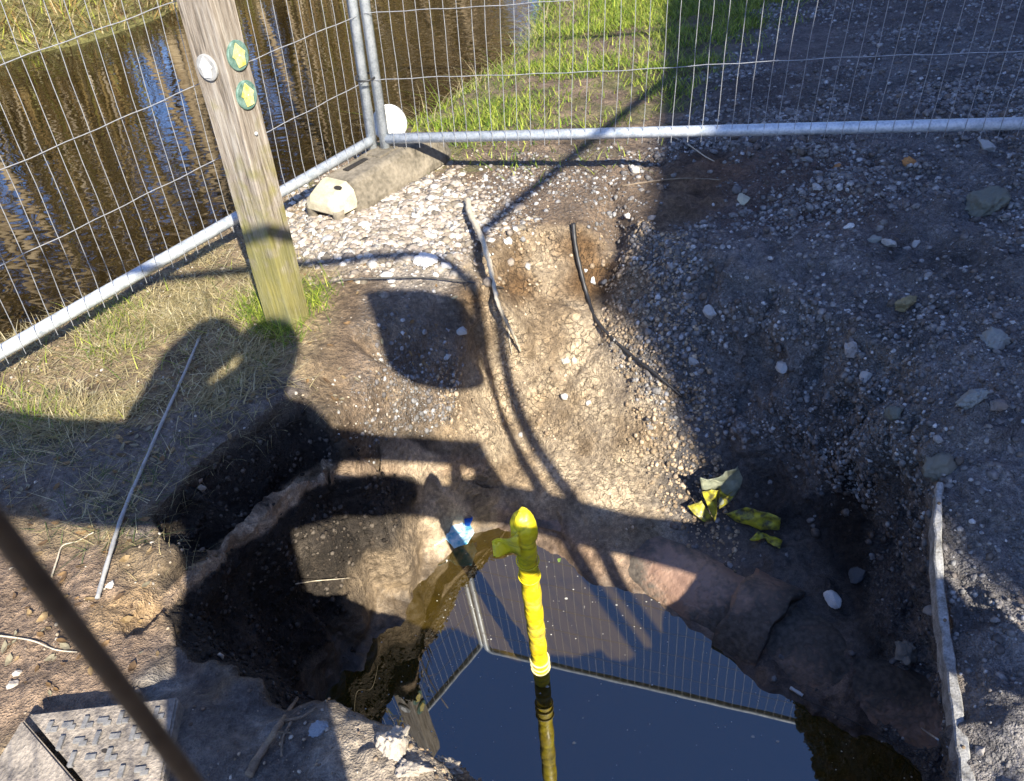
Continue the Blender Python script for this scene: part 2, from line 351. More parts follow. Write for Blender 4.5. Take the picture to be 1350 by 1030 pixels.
def paint():
    n = len(GV); col = np.tile(np.array([.15, .105, .068]), (n, 1)); grav = np.zeros(n); wet = np.zeros(n); crk = np.zeros(n)
    def put(w, c): col[:] = col * (1 - w[:, None]) + np.array(c) * w[:, None]
    big = fbm(GV, 1.3, 4, 3); med = fbm(GV, 6, 4, 31)
    grass = sstep(-.45, -.7, x)
    put(grass, (.22, .165, .10))
    put(sstep(.1, .6, med) * grass, (.29, .22, .13))
    rg = (y > 3.3) & (x < 2.2); put(rg * .8, (.21, .155, .105)); put(rg * sstep(.0, .5, med) * .7, (.14, .14, .05))
    put((y > 7.) * (x < .5) * 1., (.15, .14, .045))
    put(GR, (.19, .18, .178)); put(GR * sstep(.0, .7, big), (.125, .108, .10)); grav[:] = GR * (.55 + .45 * sstep(-.4, .4, big))
    put(zone([(900, 210), (1180, 220), (1150, 330), (940, 300)], .2) * .6, (.13, .065, .04))
    path = zone([(1060, -40), (960, 60), (1000, 150), (1200, 60), (1420, 60), (1420, -80)], .3); put(path * .8, (.13, .105, .10)); grav[:] *= 1 - .6 * path
    # pale crushed stone
    w = zone([(600, 235), (520, 225), (440, 275), (375, 300), (400, 350), (440, 370), (560, 390), (620, 340), (640, 270)], .10); put(w * (.55 + .45 * sstep(-.3, .3, med)), (.40, .35, .29)); grav[:] = np.maximum(grav, w * .4)
    w = zone([(560, 480), (640, 470), (650, 560), (560, 572), (480, 560)], .05); put(w * .7, (.42, .36, .28)); grav[:] = np.maximum(grav, w * .3)
    w = zone([(480, 380), (620, 390), (620, 500), (470, 520)], .08); put(w * .6, (.25, .2, .15)); grav[:] = np.maximum(grav, w * .6)
    w = zone([(640, 200), (860, 190), (860, 290), (700, 300), (620, 300)], .12); put(w * .7, (.19, .14, .10)); grav[:] = np.maximum(grav, w * .35)
    w = zone([(0, 565), (200, 550), (330, 470), (400, 470), (380, 530), (300, 590), (205, 670), (230, 722), (120, 725), (0, 680), (-200, 660), (-200, 560)], .05); put(w, (.175, .152, .135)); wet[:] = np.maximum(wet, w * .25)  # muddy bank in the viewer's shadow; its bluish shade is in the colour
    # inside the pit
    ip = 1 - sstep(-.02, .02, dpit)
    put(ip, (.27, .20, .125))
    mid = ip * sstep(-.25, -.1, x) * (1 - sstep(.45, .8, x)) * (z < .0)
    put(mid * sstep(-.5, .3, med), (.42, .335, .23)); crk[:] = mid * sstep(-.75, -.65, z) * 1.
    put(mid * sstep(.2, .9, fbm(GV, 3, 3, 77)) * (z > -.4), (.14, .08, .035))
    # black earth of the left wall
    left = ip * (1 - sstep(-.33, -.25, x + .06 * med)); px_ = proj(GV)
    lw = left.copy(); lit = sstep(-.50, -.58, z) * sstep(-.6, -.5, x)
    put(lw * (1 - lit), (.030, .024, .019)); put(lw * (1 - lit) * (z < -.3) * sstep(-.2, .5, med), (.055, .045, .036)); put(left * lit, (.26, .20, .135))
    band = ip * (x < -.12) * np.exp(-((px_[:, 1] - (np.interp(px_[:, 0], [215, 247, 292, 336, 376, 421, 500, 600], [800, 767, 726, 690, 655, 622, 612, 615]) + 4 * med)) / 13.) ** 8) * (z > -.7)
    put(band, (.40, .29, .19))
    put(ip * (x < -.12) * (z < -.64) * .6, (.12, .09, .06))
    sp_ = zone([(400, 600), (420, 596), (640, 606), (640, 640), (420, 625)], .03, -.42) * ip; put(sp_ * .85, (.46, .36, .25)); SMOOTH[:] = sp_  # strip of sun on the ledge painted pale into the colour
    # right slope: gravelly above, dark wet mud below
    rt = ip * sstep(.42, .62, x + .1 * med)
    put(rt, (.185, .175, .168)); grav[:] = np.maximum(grav * (1 - ip) , rt * sstep(-.55, -.35, z)); put(rt * (1 - sstep(-.62, -.45, z + .05 * med)), (.075, .066, .06))
    put(ip * sstep(.9, 1., x) * (1 - sstep(-.35, -.15, z)), (.034, .028, .024))  # hollow under the overhang, its shade darkened into the colour
    wet[:] = ip * (1 - sstep(-.72, -.6, z)) * .9
    put(ip * (1 - sstep(-.74, -.68, z)) * (x > -.1) * .7, (.20, .13, .09))
    # near-left foreground; sunlit patches painted paler into the earth colour
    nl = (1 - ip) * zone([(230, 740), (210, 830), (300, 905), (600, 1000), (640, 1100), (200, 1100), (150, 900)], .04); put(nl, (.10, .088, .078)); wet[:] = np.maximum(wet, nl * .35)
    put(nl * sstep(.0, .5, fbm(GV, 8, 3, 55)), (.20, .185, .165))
    w = (1 - ip) * zone([(0, 680), (210, 720), (215, 830), (200, 900), (0, 960), (-200, 900), (-200, 700)], .06); put(w, (.23, .165, .115))
    w = (1 - ip) * zone([(130, 730), (215, 715), (212, 815), (150, 830)], .03); put(w * .8, (.32, .22, .12))
    w = (1 - ip) * zone([(440, 960), (560, 965), (620, 1100), (440, 1100)], .04); put(w * .7, (.30, .25, .19))
    dry = (x > .3) & (y < .2); put(dry * 1., (.16, .13, .1))
    rim_ = ip * np.exp(-np.clip(z - WZ, 0, 1) / .028) * (z > WZ - .02); col *= (1 - .55 * rim_)[:, None]; wet[:] = np.maximum(wet, rim_)
    stain = sstep(.25, .6, fbm(GV, 2.2, 3, 201)) * (1 - ip) * (x > .2); col *= (1 - .35 * stain)[:, None]
    return col, np.stack([np.clip(grav, 0, 1), np.clip(wet, 0, 1), np.clip(crk, 0, 1)], 1)
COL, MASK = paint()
# relief
def relief():
    r = np.hypot(x, y - 1.3); amp = np.where(r < 6, 1, .4)
    ip = 1 - sstep(-.06, .0, dpit)
    wall = (x < -.3) | (x > .75)
    rough = .004 + .007 * MASK[:, 0] + ip * np.where(wall, .021, .007) + .004 * (1 - ip)
    sm = np.exp(-((x - .0) ** 2 + (y - 3) ** 2) / .6) * .4
    d = fbm(GV, 9, 5, 2) * rough * (1 - sm)
    # clods: ridged cells
    d += MASK[:, 0] * (.009 * (1 - np.abs(noise(GV, 26, 91))) ** 2 + .007 * np.abs(noise(GV, 52, 92))) + ip * (.006 * np.abs(noise(GV, 22, 8)) + .004 * np.abs(noise(GV, 45, 18)))
    lip = np.exp(-(dpit / .07) ** 2); d += lip * .018 * fbm(GV, 14, 3, 66) * (z > -.1)
    d += .03 * np.exp(-((dpit + .0) / .12) ** 2) * noise(GV, 7, 44) * (y < 1.1) * (z > -.1)
    nearlip = (1 - ip) * np.exp(-(dpit / .25) ** 2) * (y < 1.1) * (x < .1); d += nearlip * (.010 * fbm(GV, 18, 4, 71) + .008 * np.abs(noise(GV, 30, 72)))
    d += (1 - ip) * sstep(-.3, -.7, x) * .006 * fbm(GV, 20, 3, 81)
    rsl = sstep(.5, .75, x) * ((z > -.55) | (dpit > 0)) * (y < 3.3) * (1 - sstep(2.2, 3.3, x)); d += rsl * (.026 * fbm(GV, 6, 3, 140) + .012 * (1 - 2 * np.abs(noise(GV, 15, 141))) + .006 * fbm(GV, 38, 2, 142))
    return d * amp * (1 - .75 * SMOOTH)
GV = GV + GN * relief()[:, None]
def ground_obj():
    me = bpy.data.meshes.new('ground'); n = len(GV); m = len(GF)
    me.vertices.add(n); me.vertices.foreach_set('co', GV.astype(np.float32).ravel())
    me.loops.add(3 * m); me.loops.foreach_set('vertex_index', GF.astype(np.int32).ravel())
    me.polygons.add(m); me.polygons.foreach_set('loop_start', np.arange(0, 3 * m, 3, dtype=np.int32)); me.polygons.foreach_set('loop_total', np.full(m, 3, np.int32))
    me.polygons.foreach_set('use_smooth', np.ones(m, bool)); me.update(calc_edges=True)
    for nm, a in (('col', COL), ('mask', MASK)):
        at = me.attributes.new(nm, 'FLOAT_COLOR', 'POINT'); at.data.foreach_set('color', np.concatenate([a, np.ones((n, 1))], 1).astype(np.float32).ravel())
    me.materials.append(M['ground'])
    return tag(link(bpy.data.objects.new('ground', me)), kind='structure')
ground = ground_obj()
from mathutils.bvhtree import BVHTree
BVH = BVHTree.FromPolygons([Vector(v) for v in GV.tolist()], GF.tolist())
def gz(px, py, top=3):
    h = BVH.ray_cast(Vector((px, py, top)), Vector((0, 0, -1))); return h[0].z if h[0] else 0
def seen(px, py):
    """ground point met by the sight line through a survey pixel"""
    d = P(px, py, 0) - np.array([0, 0, H]); d = Vector(d).normalized(); h = BVH.ray_cast(Vector((0, 0, H)), d)
    return (h[0], h[1]) if h[0] else (Vector(P(px, py, 0)), Vector((0, 0, 1)))
import os
if os.environ.get('BP'):
    h_=np.array([S.x,S.y,S.z])
    def bp(px,py,y0=-.05):
        q=np.array(seen(px,py)[0]); t=(y0-q[1])/h_[1]; w=q+h_*t; return round(float(w[0]),3),round(float(w[2]),3)
    G={'shadow_board':[(483,386),(520,383),(560,384),(592,390),(612,402),(626,425),(631,470),(633,498),(615,510),(580,510),(545,504),(518,488),(505,455),(495,420)],
     'top':[(0,540),(51,544),(85,552),(143,557),(170,557),(172,523),(184,496),(204,472),(231,455),(265,442),(282,432),(306,418),(391,442),(391,466),(367,474),(362,493),(374,517),(381,527),(408,534),(421,544),(442,564),(490,573),(560,578),(633,583),(648,612),(668,640),(700,650),(738,655),(760,650),(800,665),(835,680),(880,683),(940,692)],
     'strip':[(417,603),(590,612),(586,628),(415,617)],'dot':[(607,617),(624,620),(624,632),(610,630)],
     'mud':[(433,677),(480,679),(510,678),(600,688),(660,690),(440,760),(500,762),(515,790),(540,800),(595,790)],
     'll':[(0,680),(60,690),(130,730),(212,720),(215,810),(190,900),(70,900),(30,940)],
     'fg':[(500,965),(560,965),(600,990),(630,1020),(440,1020)],
     'pipe':[(815,730),(880,745),(960,775),(930,810),(870,830),(840,800),(735,690),(755,720)],
     'cover':[(235,918),(180,980),(215,1030)],
     'up':[(625,330),(635,400),(645,470),(660,540),(690,600),(735,655)]}
    for k,v in G.items():
        print('BP',k)
        for p in v: print('   ',p,bp(*p),'ground',tuple(round(c,2) for c in seen(*p)[0]))
#MORE

# ---------------------------------------------------------------- water
def mat_water(name, base, rough, nscale, nstr, ior=1.33):
    t = NT(name); t.col(base).rough(rough); t.b.inputs['IOR'].default_value = ior
    mp = t.n('Mapping'); t.l(t.obj(), mp.inputs[0]); mp.inputs['Rotation'].default_value = (0, 0, R(-25)); mp.inputs['Scale'].default_value = (.55, 1.5, 1)
    n = t.tex('Noise', nscale, mp.outputs[0], Detail=1.2); n2 = t.tex('Noise', nscale * 2.7, mp.outputs[0], Detail=0)
    t.bump(t.math('ADD', n.outputs[0], t.math('MULTIPLY', n2.outputs[0], .22)), nstr, .02); return t
def poly_sheet(name, pts, z, m):
    rd = delaunay_2d_cdt([Vector(p[:2]) for p in pts], [], [list(range(len(pts)))], 1, 1e-6)
    return mobj(name, [(v.x, v.y, z) for v in rd[0]], rd[2], m, None, False)
M['pit_water'] = mat_water('pit_water', (.045, .030, .005), .01, 6, .003, 2.25).m
tr = mat_water('river_water', (.016, .011, .004), .004, 6, .17, 1.7)
M['river_water'] = tr.m
pw = [P(*q[:3]) for q in wl]
o = poly_sheet('pit_water', [(-.9, 1.2), (-.75, 1.7), (-.45, 2.1), (.1, 2.1), (.6, 1.8), (1.35, 1.3), (1.35, .35), (.2, .4), (-.45, .8)], WZ, M['pit_water']); tag(o, kind='structure')
rb = [b[:2] + n_ * -.03 for b, n_ in zip(BANK, wb)]
far_pts = [p[:2] + np.array([-.6, .8]) * .25 for p in FARB]
o = poly_sheet('river_water', rb + far_pts[::-1], RZ, M['river_water']); tag(o, kind='structure')

# ---------------------------------------------------------------- materials of the things
def mat_attr(name, rough=.8, sc=60, lo=.6, hi=1.35, bump=.4, bd=.003, spec=.3, trans=0):
    t = NT(name); at = t.n('Attribute', attribute_name='col'); n = t.tex('Noise', sc, Detail=5)
    t.col(t.mix(1., at.outputs['Color'], t.ramp(n.outputs[0], [(.3, lo), (.7, hi)]), 'MULTIPLY')).rough(rough)
    t.b.inputs['Specular IOR Level'].default_value = spec
    if bump: t.bump(n.outputs[0], bump, bd)
    if trans:
        tl = t.n('BsdfTranslucent'); ms = t.n('MixShader'); ms.inputs[0].default_value = trans; out = t.t.nodes['Material Output']
        t.l(at.outputs['Color'], tl.inputs[0]); t.l(t.b.outputs[0], ms.inputs[1]); t.l(tl.outputs[0], ms.inputs[2]); t.l(ms.outputs[0], out.inputs[0])
    return t.m
def mat_galv():
    t = NT('galvanised_steel'); n = t.tex('Noise', 35, Detail=6); v = t.tex('Voronoi', 120)
    f = t.math('ADD', t.math('MULTIPLY', n.outputs[0], .7), t.math('MULTIPLY', v.outputs['Distance'], .3))
    t.col(t.ramp(f, [(.3, (.36, .41, .45)), (.6, (.60, .64, .67))])).rough(t.ramp(n.outputs[0], [(.3, .35), (.7, .6)])); t.b.inputs['Metallic'].default_value = .25
    t.bump(n.outputs[0], .2, .001); return t.m
def mat_wood():
    t = NT('weathered_oak'); mp = t.n('Mapping'); t.l(t.obj(), mp.inputs[0]); mp.inputs['Scale'].default_value = (1, 1, .06)
    n = t.tex('Noise', 90, mp.outputs[0], Detail=8, Roughness=.7); n2 = t.tex('Noise', 22, Detail=6); n3 = t.tex('Noise', 9, Detail=3)
    c = t.ramp(n.outputs[0], [(.32, (.06, .048, .036)), (.45, (.24, .20, .155)), (.7, (.46, .42, .36))])
    sx = t.n('SeparateXYZ'); t.l(t.obj(), sx.inputs[0])
    g = t.math('ADD', t.math('MULTIPLY', sx.outputs[2], -2.2), t.math('MULTIPLY', n2.outputs[0], 1.6))
    gm = t.ramp(g, [(-.25 + .5, 0.), (.75, .9)])
    gm = t.ramp(t.math('ADD', t.math('MULTIPLY', sx.outputs[2], -.85), t.math('MULTIPLY', n2.outputs[0], 1.)), [(.0, 0.), (.34, 1.)])
    al = t.mix(n3.outputs[0], (.30, .25, .02), (.09, .11, .03))
    c = t.mix(gm, c, t.mix(.25, al, c, 'MIX'))
    t.col(c).rough(.85); t.bump(n.outputs[0], .9, .010); return t.m
M.update(galv=mat_galv(), wood=mat_wood(), attr=mat_attr('stone_surface', .85, 90), crumb=mat_attr('soil_crumb', .95, 120), blade=mat_attr('grass_blade', .6, 20, .8, 1.2, 0, 0, .3, .35))
M['wire'] = noisy('fence_wire', (.24, .25, .27), (.40, .41, .42), 40, .45, 0, 0, .3)
M['concrete'] = noisy('grey_moulded_foot', (.07, .06, .042), (.25, .215, .16), 11, .85, .6, .005)
M['cap'] = noisy('pale_foot_cap', (.34, .30, .20), (.52, .47, .34), 25, .8, .2, .001)
M['dark_hole'] = noisy('dark_hole', (.015, .013, .01), (.03, .025, .02), 30)
M['white'] = noisy('white_plastic', (.42, .41, .37), (.80, .80, .77), 18, .6, .2, .001)
M['black'] = noisy('black_rubber', (.012, .012, .012), (.03, .03, .032), 30, .5, .3, .001)
M['twig'] = noisy('dead_twig', (.10, .075, .05), (.26, .2, .14), 60, .85, .5, .002)
M['stick'] = noisy('bare_stick', (.40, .34, .24), (.62, .55, .42), 50, .8, .5, .002)
M['reed'] = noisy('grey_reed', (.26, .26, .25), (.42, .42, .40), 50, .7, .3, .001)
M['dark_twig'] = noisy('dark_twig', (.03, .028, .025), (.09, .08, .07), 60, .8, .5, .002)
M['board'] = noisy('weathered_edging_board', (.10, .095, .085), (.36, .36, .35), 40, .8, .6, .003)
def mat_clay():
    t = NT('muddy_terracotta'); n = t.tex('Noise', 7, Detail=7); n2 = t.tex('Noise', 60, Detail=5); n3 = t.tex('Noise', 3.5, Detail=6)
    c = t.ramp(n.outputs[0], [(.3, (.20, .12, .085)), (.6, (.36, .235, .165))]); f = t.ramp(t.math('ADD', t.math('MULTIPLY', n3.outputs[0], .8), t.math('MULTIPLY', n2.outputs[0], .2)), [(.46, 0.), (.56, 1.)])
    c = t.mix(f, c, t.ramp(n2.outputs[0], [(.35, (.05, .042, .035)), (.65, (.12, .10, .08))])); t.col(c).rough(t.ramp(f, [(0., .45), (1., .9)])); t.bump(t.math('ADD', t.math('MULTIPLY', f, .4), n2.outputs[0]), .6, .008); return t.m
M['clay'] = mat_clay()
M['cast'] = noisy('worn_cast_cover', (.12, .105, .09), (.36, .31, .25), 22, .8, .8, .006); M['ridge'] = noisy('worn_ridge', (.12, .12, .125), (.24, .235, .22), 30, .6, .5, .003)
M['brown_wire'] = noisy('rusty_wire', (.09, .06, .035), (.17, .12, .07), 30, .7, .2, .001)
def mat_tape():
    t = NT('yellow_tape'); n = t.tex('Noise', 22, Detail=4); w = t.tex('Wave', 6.5); w.bands_direction = 'Z'
    w.inputs['Distortion'].default_value = 9; w.inputs['Detail'].default_value = 3; w.inputs['Detail Scale'].default_value = 2
    n4 = t.tex('Noise', 8, Detail=7, Roughness=.75); c = t.ramp(n.outputs[0], [(.3, (.66, .49, .005)), (.7, (.90, .74, .015))]); c = t.mix(t.ramp(n4.outputs[0], [(.52, 0.), (.66, .75)]), c, (.34, .27, .10))
    sx = t.n('SeparateXYZ'); t.l(t.obj(), sx.inputs[0])
    c = t.mix(t.math('MULTIPLY', t.ramp(w.outputs[0], [(0., 1.), (.12, 0.)]), .5), c, (.30, .24, .01))
    t.col(c).rough(t.ramp(n4.outputs[0], [(.4, .35), (.65, .8)])); t.b.inputs['Specular IOR Level'].default_value = .7
    t.bump(t.math('ADD', t.math('MULTIPLY', w.outputs[0], .6), t.math('MULTIPLY', n.outputs[0], 1.6)), .45, .006); return t.m
M['tape'] = mat_tape()
def mat_film(name, a, b, tr=.35, rough=.35):
    t = NT(name); n = t.tex('Noise', 45, Detail=5); c = t.ramp(n.outputs[0], [(.35, a), (.62, b)]); t.col(c).rough(rough)
    tl = t.n('BsdfTranslucent'); ms = t.n('MixShader'); ms.inputs[0].default_value = tr; t.l(c, tl.inputs[0]); t.l(t.b.outputs[0], ms.inputs[1]); t.l(tl.outputs[0], ms.inputs[2]); t.l(ms.outputs[0], t.t.nodes['Material Output'].inputs[0])
    t.bump(n.outputs[0], .4, .004); return t.m
M['bag'] = mat_film('yellow_film', (.14, .13, .06), (.72, .66, .06)); M['bag_clear'] = mat_film('clear_film', (.30, .33, .25), (.5, .52, .38), .5, .2)
M['glove'] = mat_film('blue_nitrile', (.12, .48, .66), (.70, .82, .87), .2); M['glove_dark'] = mat_film('deep_blue_cuff', (.01, .09, .45), (.02, .16, .6), .2)

def root(name, loc, label, cat, group=None):
    return tag(empty(name, loc), label, cat, group)
def settle(r):
    """children are modelled in world metres; hang them on the thing's own base point"""
    def go(o):
        for c in o.children:
            c.data.transform(Matrix.Translation(-r.location)); go(c)
    go(r); return r

# ---------------------------------------------------------------- mesh fence panels
def panel(name, label, A, B, up, toe=.12, hgt=2.0, wires_side=1, skip=None, rc=.16, group='temporary mesh fence panels'):
    A, B, up = Vector(A), Vector(B), Vector(up).normalized(); X = (B - A).normalized(); N = X.cross(up).normalized(); L = (B - A).length
    r = root(name, A - up * toe, label, 'fence', group); rt = .0213
    path = [A - up * toe, A + up * (hgt - rc)] + [A + X * rc * (1 - math.cos(a)) + up * (hgt - rc + rc * math.sin(a)) for a in (.4, .8, 1.2, math.pi / 2)]
    path += [B - X * rc + up * hgt] + [B - X * rc * (1 - math.cos(a)) + up * (hgt - rc + rc * math.sin(a)) for a in (1.2, .8, .4, 0)] + [B - up * toe]
    MB().tube(path, rt, 14).build('frame', M['galv'], r)
    MB().tube([A + X * .012, B - X * .012], rt, 14).build('bottom_rail', M['galv'], r)
    m = MB(); k = 0; s = .055
    while s < L - .03:
        if not (skip and skip(A + X * s)):
            p = []; wob = random.uniform(-.004, .004)
            top = hgt - (rc - math.sqrt(max(0, rc * rc - max(0, rc - s) ** 2)) if s < rc else (rc - math.sqrt(max(0, rc * rc - max(0, rc - (L - s)) ** 2)) if s > L - rc else 0))
            n_ = 18
            for i in range(n_ + 1):
                z_ = -.035 + (top + .035) * i / n_
                p.append(A + X * (s + wob + .003 * math.sin(z_ * 5 + k * .35) + .0012 * math.sin(z_ * 23 + k)) + up * z_ + N * wires_side * (.021 if z_ < .03 else .017 + .006 * math.sin(z_ * 5 + k * .2)))
            m.tube(p, .00130, 5, False)
        s += .0555; k += 1
    for j in range(1, 8):
        z_ = .25 * j - .005
        m.tube([A + X * (L * i / 60) + up * (z_ + .004 * math.sin(i * .23 + j) + .0016 * math.sin(i * 1.7)) + N * wires_side * (.020 + .003 * math.sin(i * .7 + j)) for i in range(61)], .0015, 5, False)
    m.build('mesh', M['wire'], r)
    return settle(r)
cornR = Vector((-.442, 3.312, .175)); cornL = Vector((-.50, 3.335, .165))
Rdir = (Vector(P(1350, 163, .29)) - cornR).normalized()
panel('mesh_fence_panel', 'galvanised mesh fence panel standing square across the far side of the hole', cornR, cornR + Rdir * 3.45, (.035, .02, 1), .10, rc=.045)
Ldir = (cornL - Vector((-1.56, 2.03, .085))).normalized()
panel('mesh_fence_panel', 'galvanised mesh fence panel running along the river bank behind the wooden post', cornL - Ldir * 3.45, cornL, (.045, .03, 1), .09, rc=.045)
NY = -.10
panel('mesh_fence_panel', 'galvanised mesh fence panel standing nearest the viewer, in front of the hole', (-2.56, NY, .10), (.90, NY, .10), (0, 0, 1), .1, skip=lambda p: abs(p.x) < .05)
panel('mesh_fence_panel', 'galvanised mesh fence panel closing the right-hand side of the hole', (.965, NY + .03, .10), (3.0, 2.78, .22), (0, 0, 1), .1)
MB().tube([cornR + Vector((.012, -.03, .26)) + Vector((.03 * math.cos(a) - .032, .028 * math.sin(a) + .02, .004 * math.sin(a))) * 1.35 for a in [i * math.pi / 8 for i in range(17)]], .0045, 6).build('cable_tie', M['black'])
tag(bpy.data.objects['cable_tie'], 'black cable tie binding the two galvanised uprights together at the corner', 'cable tie')
# loose rusty wire hanging close by the viewer
w = MB(); w.tube([Vector((-.119 + .002 * math.sin(z_ * 9), .128 + .0015 * math.sin(z_ * 13), z_)) for z_ in [2.05 - .05 * i for i in range(31)]], .0031, 10)
tag(w.build('hanging_wire', M['brown_wire']), 'dark rusty wire hanging out of focus right in front of the viewer', 'wire')

# ---------------------------------------------------------------- fence foot under the corner
def foot(loc, axis, label, Lh=.34):
    ax_ = Vector((axis[0], axis[1], 0)).normalized(); sd_ = Vector((ax_.y, -ax_.x, 0)); c = Vector(loc); r = root('fence_foot', c, label, 'fence foot')
    bm = bmesh.new(); secs = []
    for s_, k, hh in ((-Lh, .90, .12), (-Lh + .05, 1, .13), (-.12, 1, .135), (0, 1.03, .14), (.12, 1, .135), (Lh - .12, 1, .13), (Lh - .05, .95, .115), (Lh, .75, .07)):
        ring = [bm.verts.new(c + ax_ * s_ + sd_ * a * k + Vector((0, 0, b))) for a, b in ((-.115, 0), (-.115, .03), (-.085, hh - .015), (-.07, hh), (.07, hh), (.085, hh - .015), (.115, .03), (.115, 0))]
        secs.append(ring)
    for a, b in zip(secs, secs[1:]):
        for i in range(8): bm.faces.new((a[i], a[(i + 1) % 8], b[(i + 1) % 8], b[i]))
    bm.faces.new(secs[0][::-1]); bm.faces.new(secs[-1]); bmesh.ops.recalc_face_normals(bm, faces=bm.faces)
    bk = bobj('block', bm, M['concrete'], r, False); bv = bk.modifiers.new('bevel', 'BEVEL'); bv.width = .008; bv.segments = 2; bv.limit_method = 'ANGLE'; bv.angle_limit = .6
    # pale end cap with oval hole and two toes
    bm = bmesh.new(); secs = []
    for s_, k, h0, hh in ((-Lh - .10, .80, .035, .075), (-Lh - .085, .92, .03, .098), (-Lh - .01, .98, .03, .128), (-Lh + .02, .97, .03, .133)):
        secs.append([bm.verts.new(c + ax_ * s_ + sd_ * a * k + Vector((0, 0, b))) for a, b in ((-.105, h0), (-.095, hh - .03), (-.06, hh), (.06, hh), (.095, hh - .03), (.105, h0))])
    for a, b in zip(secs, secs[1:]):
        for i in range(6): bm.faces.new((a[i], a[(i + 1) % 6], b[(i + 1) % 6], b[i]))
    bm.faces.new(secs[0][::-1]); bm.faces.new(secs[-1]); bmesh.ops.recalc_face_normals(bm, faces=bm.faces)
    cap = bobj('end_cap', bm, M['cap'], r, False); bv = cap.modifiers.new('bevel', 'BEVEL'); bv.width = .008; bv.segments = 3; bv.limit_method = 'ANGLE'; bv.angle_limit = .5
    h_ = MB(); q = c - ax_ * (Lh + .03) + sd_ * .055 + Vector((0, 0, .1235)); tilt = (ax_ + Vector((0, 0, .32))).normalized()
    h_.v = [q + tilt * .011 * math.cos(a) + sd_ * .022 * math.sin(a) for a in [i * math.pi / 8 for i in range(16)]]; h_.f = [tuple(range(16))]
    h_.build('oval_hole', M['dark_hole'], cap)
    for s_ in (-1, 1):
        m = MB(); m.tube([c - ax_ * (Lh + .075) + sd_ * s_ * .075 + Vector((0, 0, z_)) for z_ in (-.02, .0, .03, .05)], [.020, .024, .026, .026], 10); m.build('toe', M['concrete'], r)
    m = MB(); m.box(c - ax_ * .17 - sd_ * .02 + Vector((0, 0, .1345)), .13, .028, .006, ax_, sd_); m.build('slot', M['dark_hole'], r, False)
    m = MB(); m.box(c - ax_ * .02 - sd_ * .0 + Vector((0, 0, .138)), .12, .07, .012, ax_, sd_); m.build('socket_plate', M['concrete'], r, False)
    return settle(r)
fa, fb = Vector(P(428, 258, .0)), Vector(P(572, 178, .0)); fm = (fa + fb) / 2; fm.z = .0
foot((-.44, 3.29, -.005), (fb - fa)[:2], 'long grey moulded fence foot with a pale end cap, under the corner uprights', .33)
# white disc behind the uprights
m = MB(); dc = Vector(P(513, 172, .17)) + Vector((0, .06, .01)); dn = Vector((.12, -1, .15)).normalized(); du = Vector((0, 0, 1)); dx = du.cross(dn).normalized(); du = dn.cross(dx)
for k, (rr, t_) in enumerate(((.0, .016), (.058, .016), (.073, .010), (.078, 0), (.073, -.014), (0, -.014))):
    for i in range(28):
        a = 2 * math.pi * i / 28; m.v.append(dc + dx * rr * math.cos(a) + du * rr * math.sin(a) * 1.05 + dn * t_)
for k in range(5):
    for i in range(28): m.f.append((k * 28 + i, k * 28 + (i + 1) % 28, (k + 1) * 28 + (i + 1) % 28, (k + 1) * 28 + i))
tag(m.build('plastic_disc', M['white']), 'round white plastic disc standing behind the corner fence uprights', 'disc')

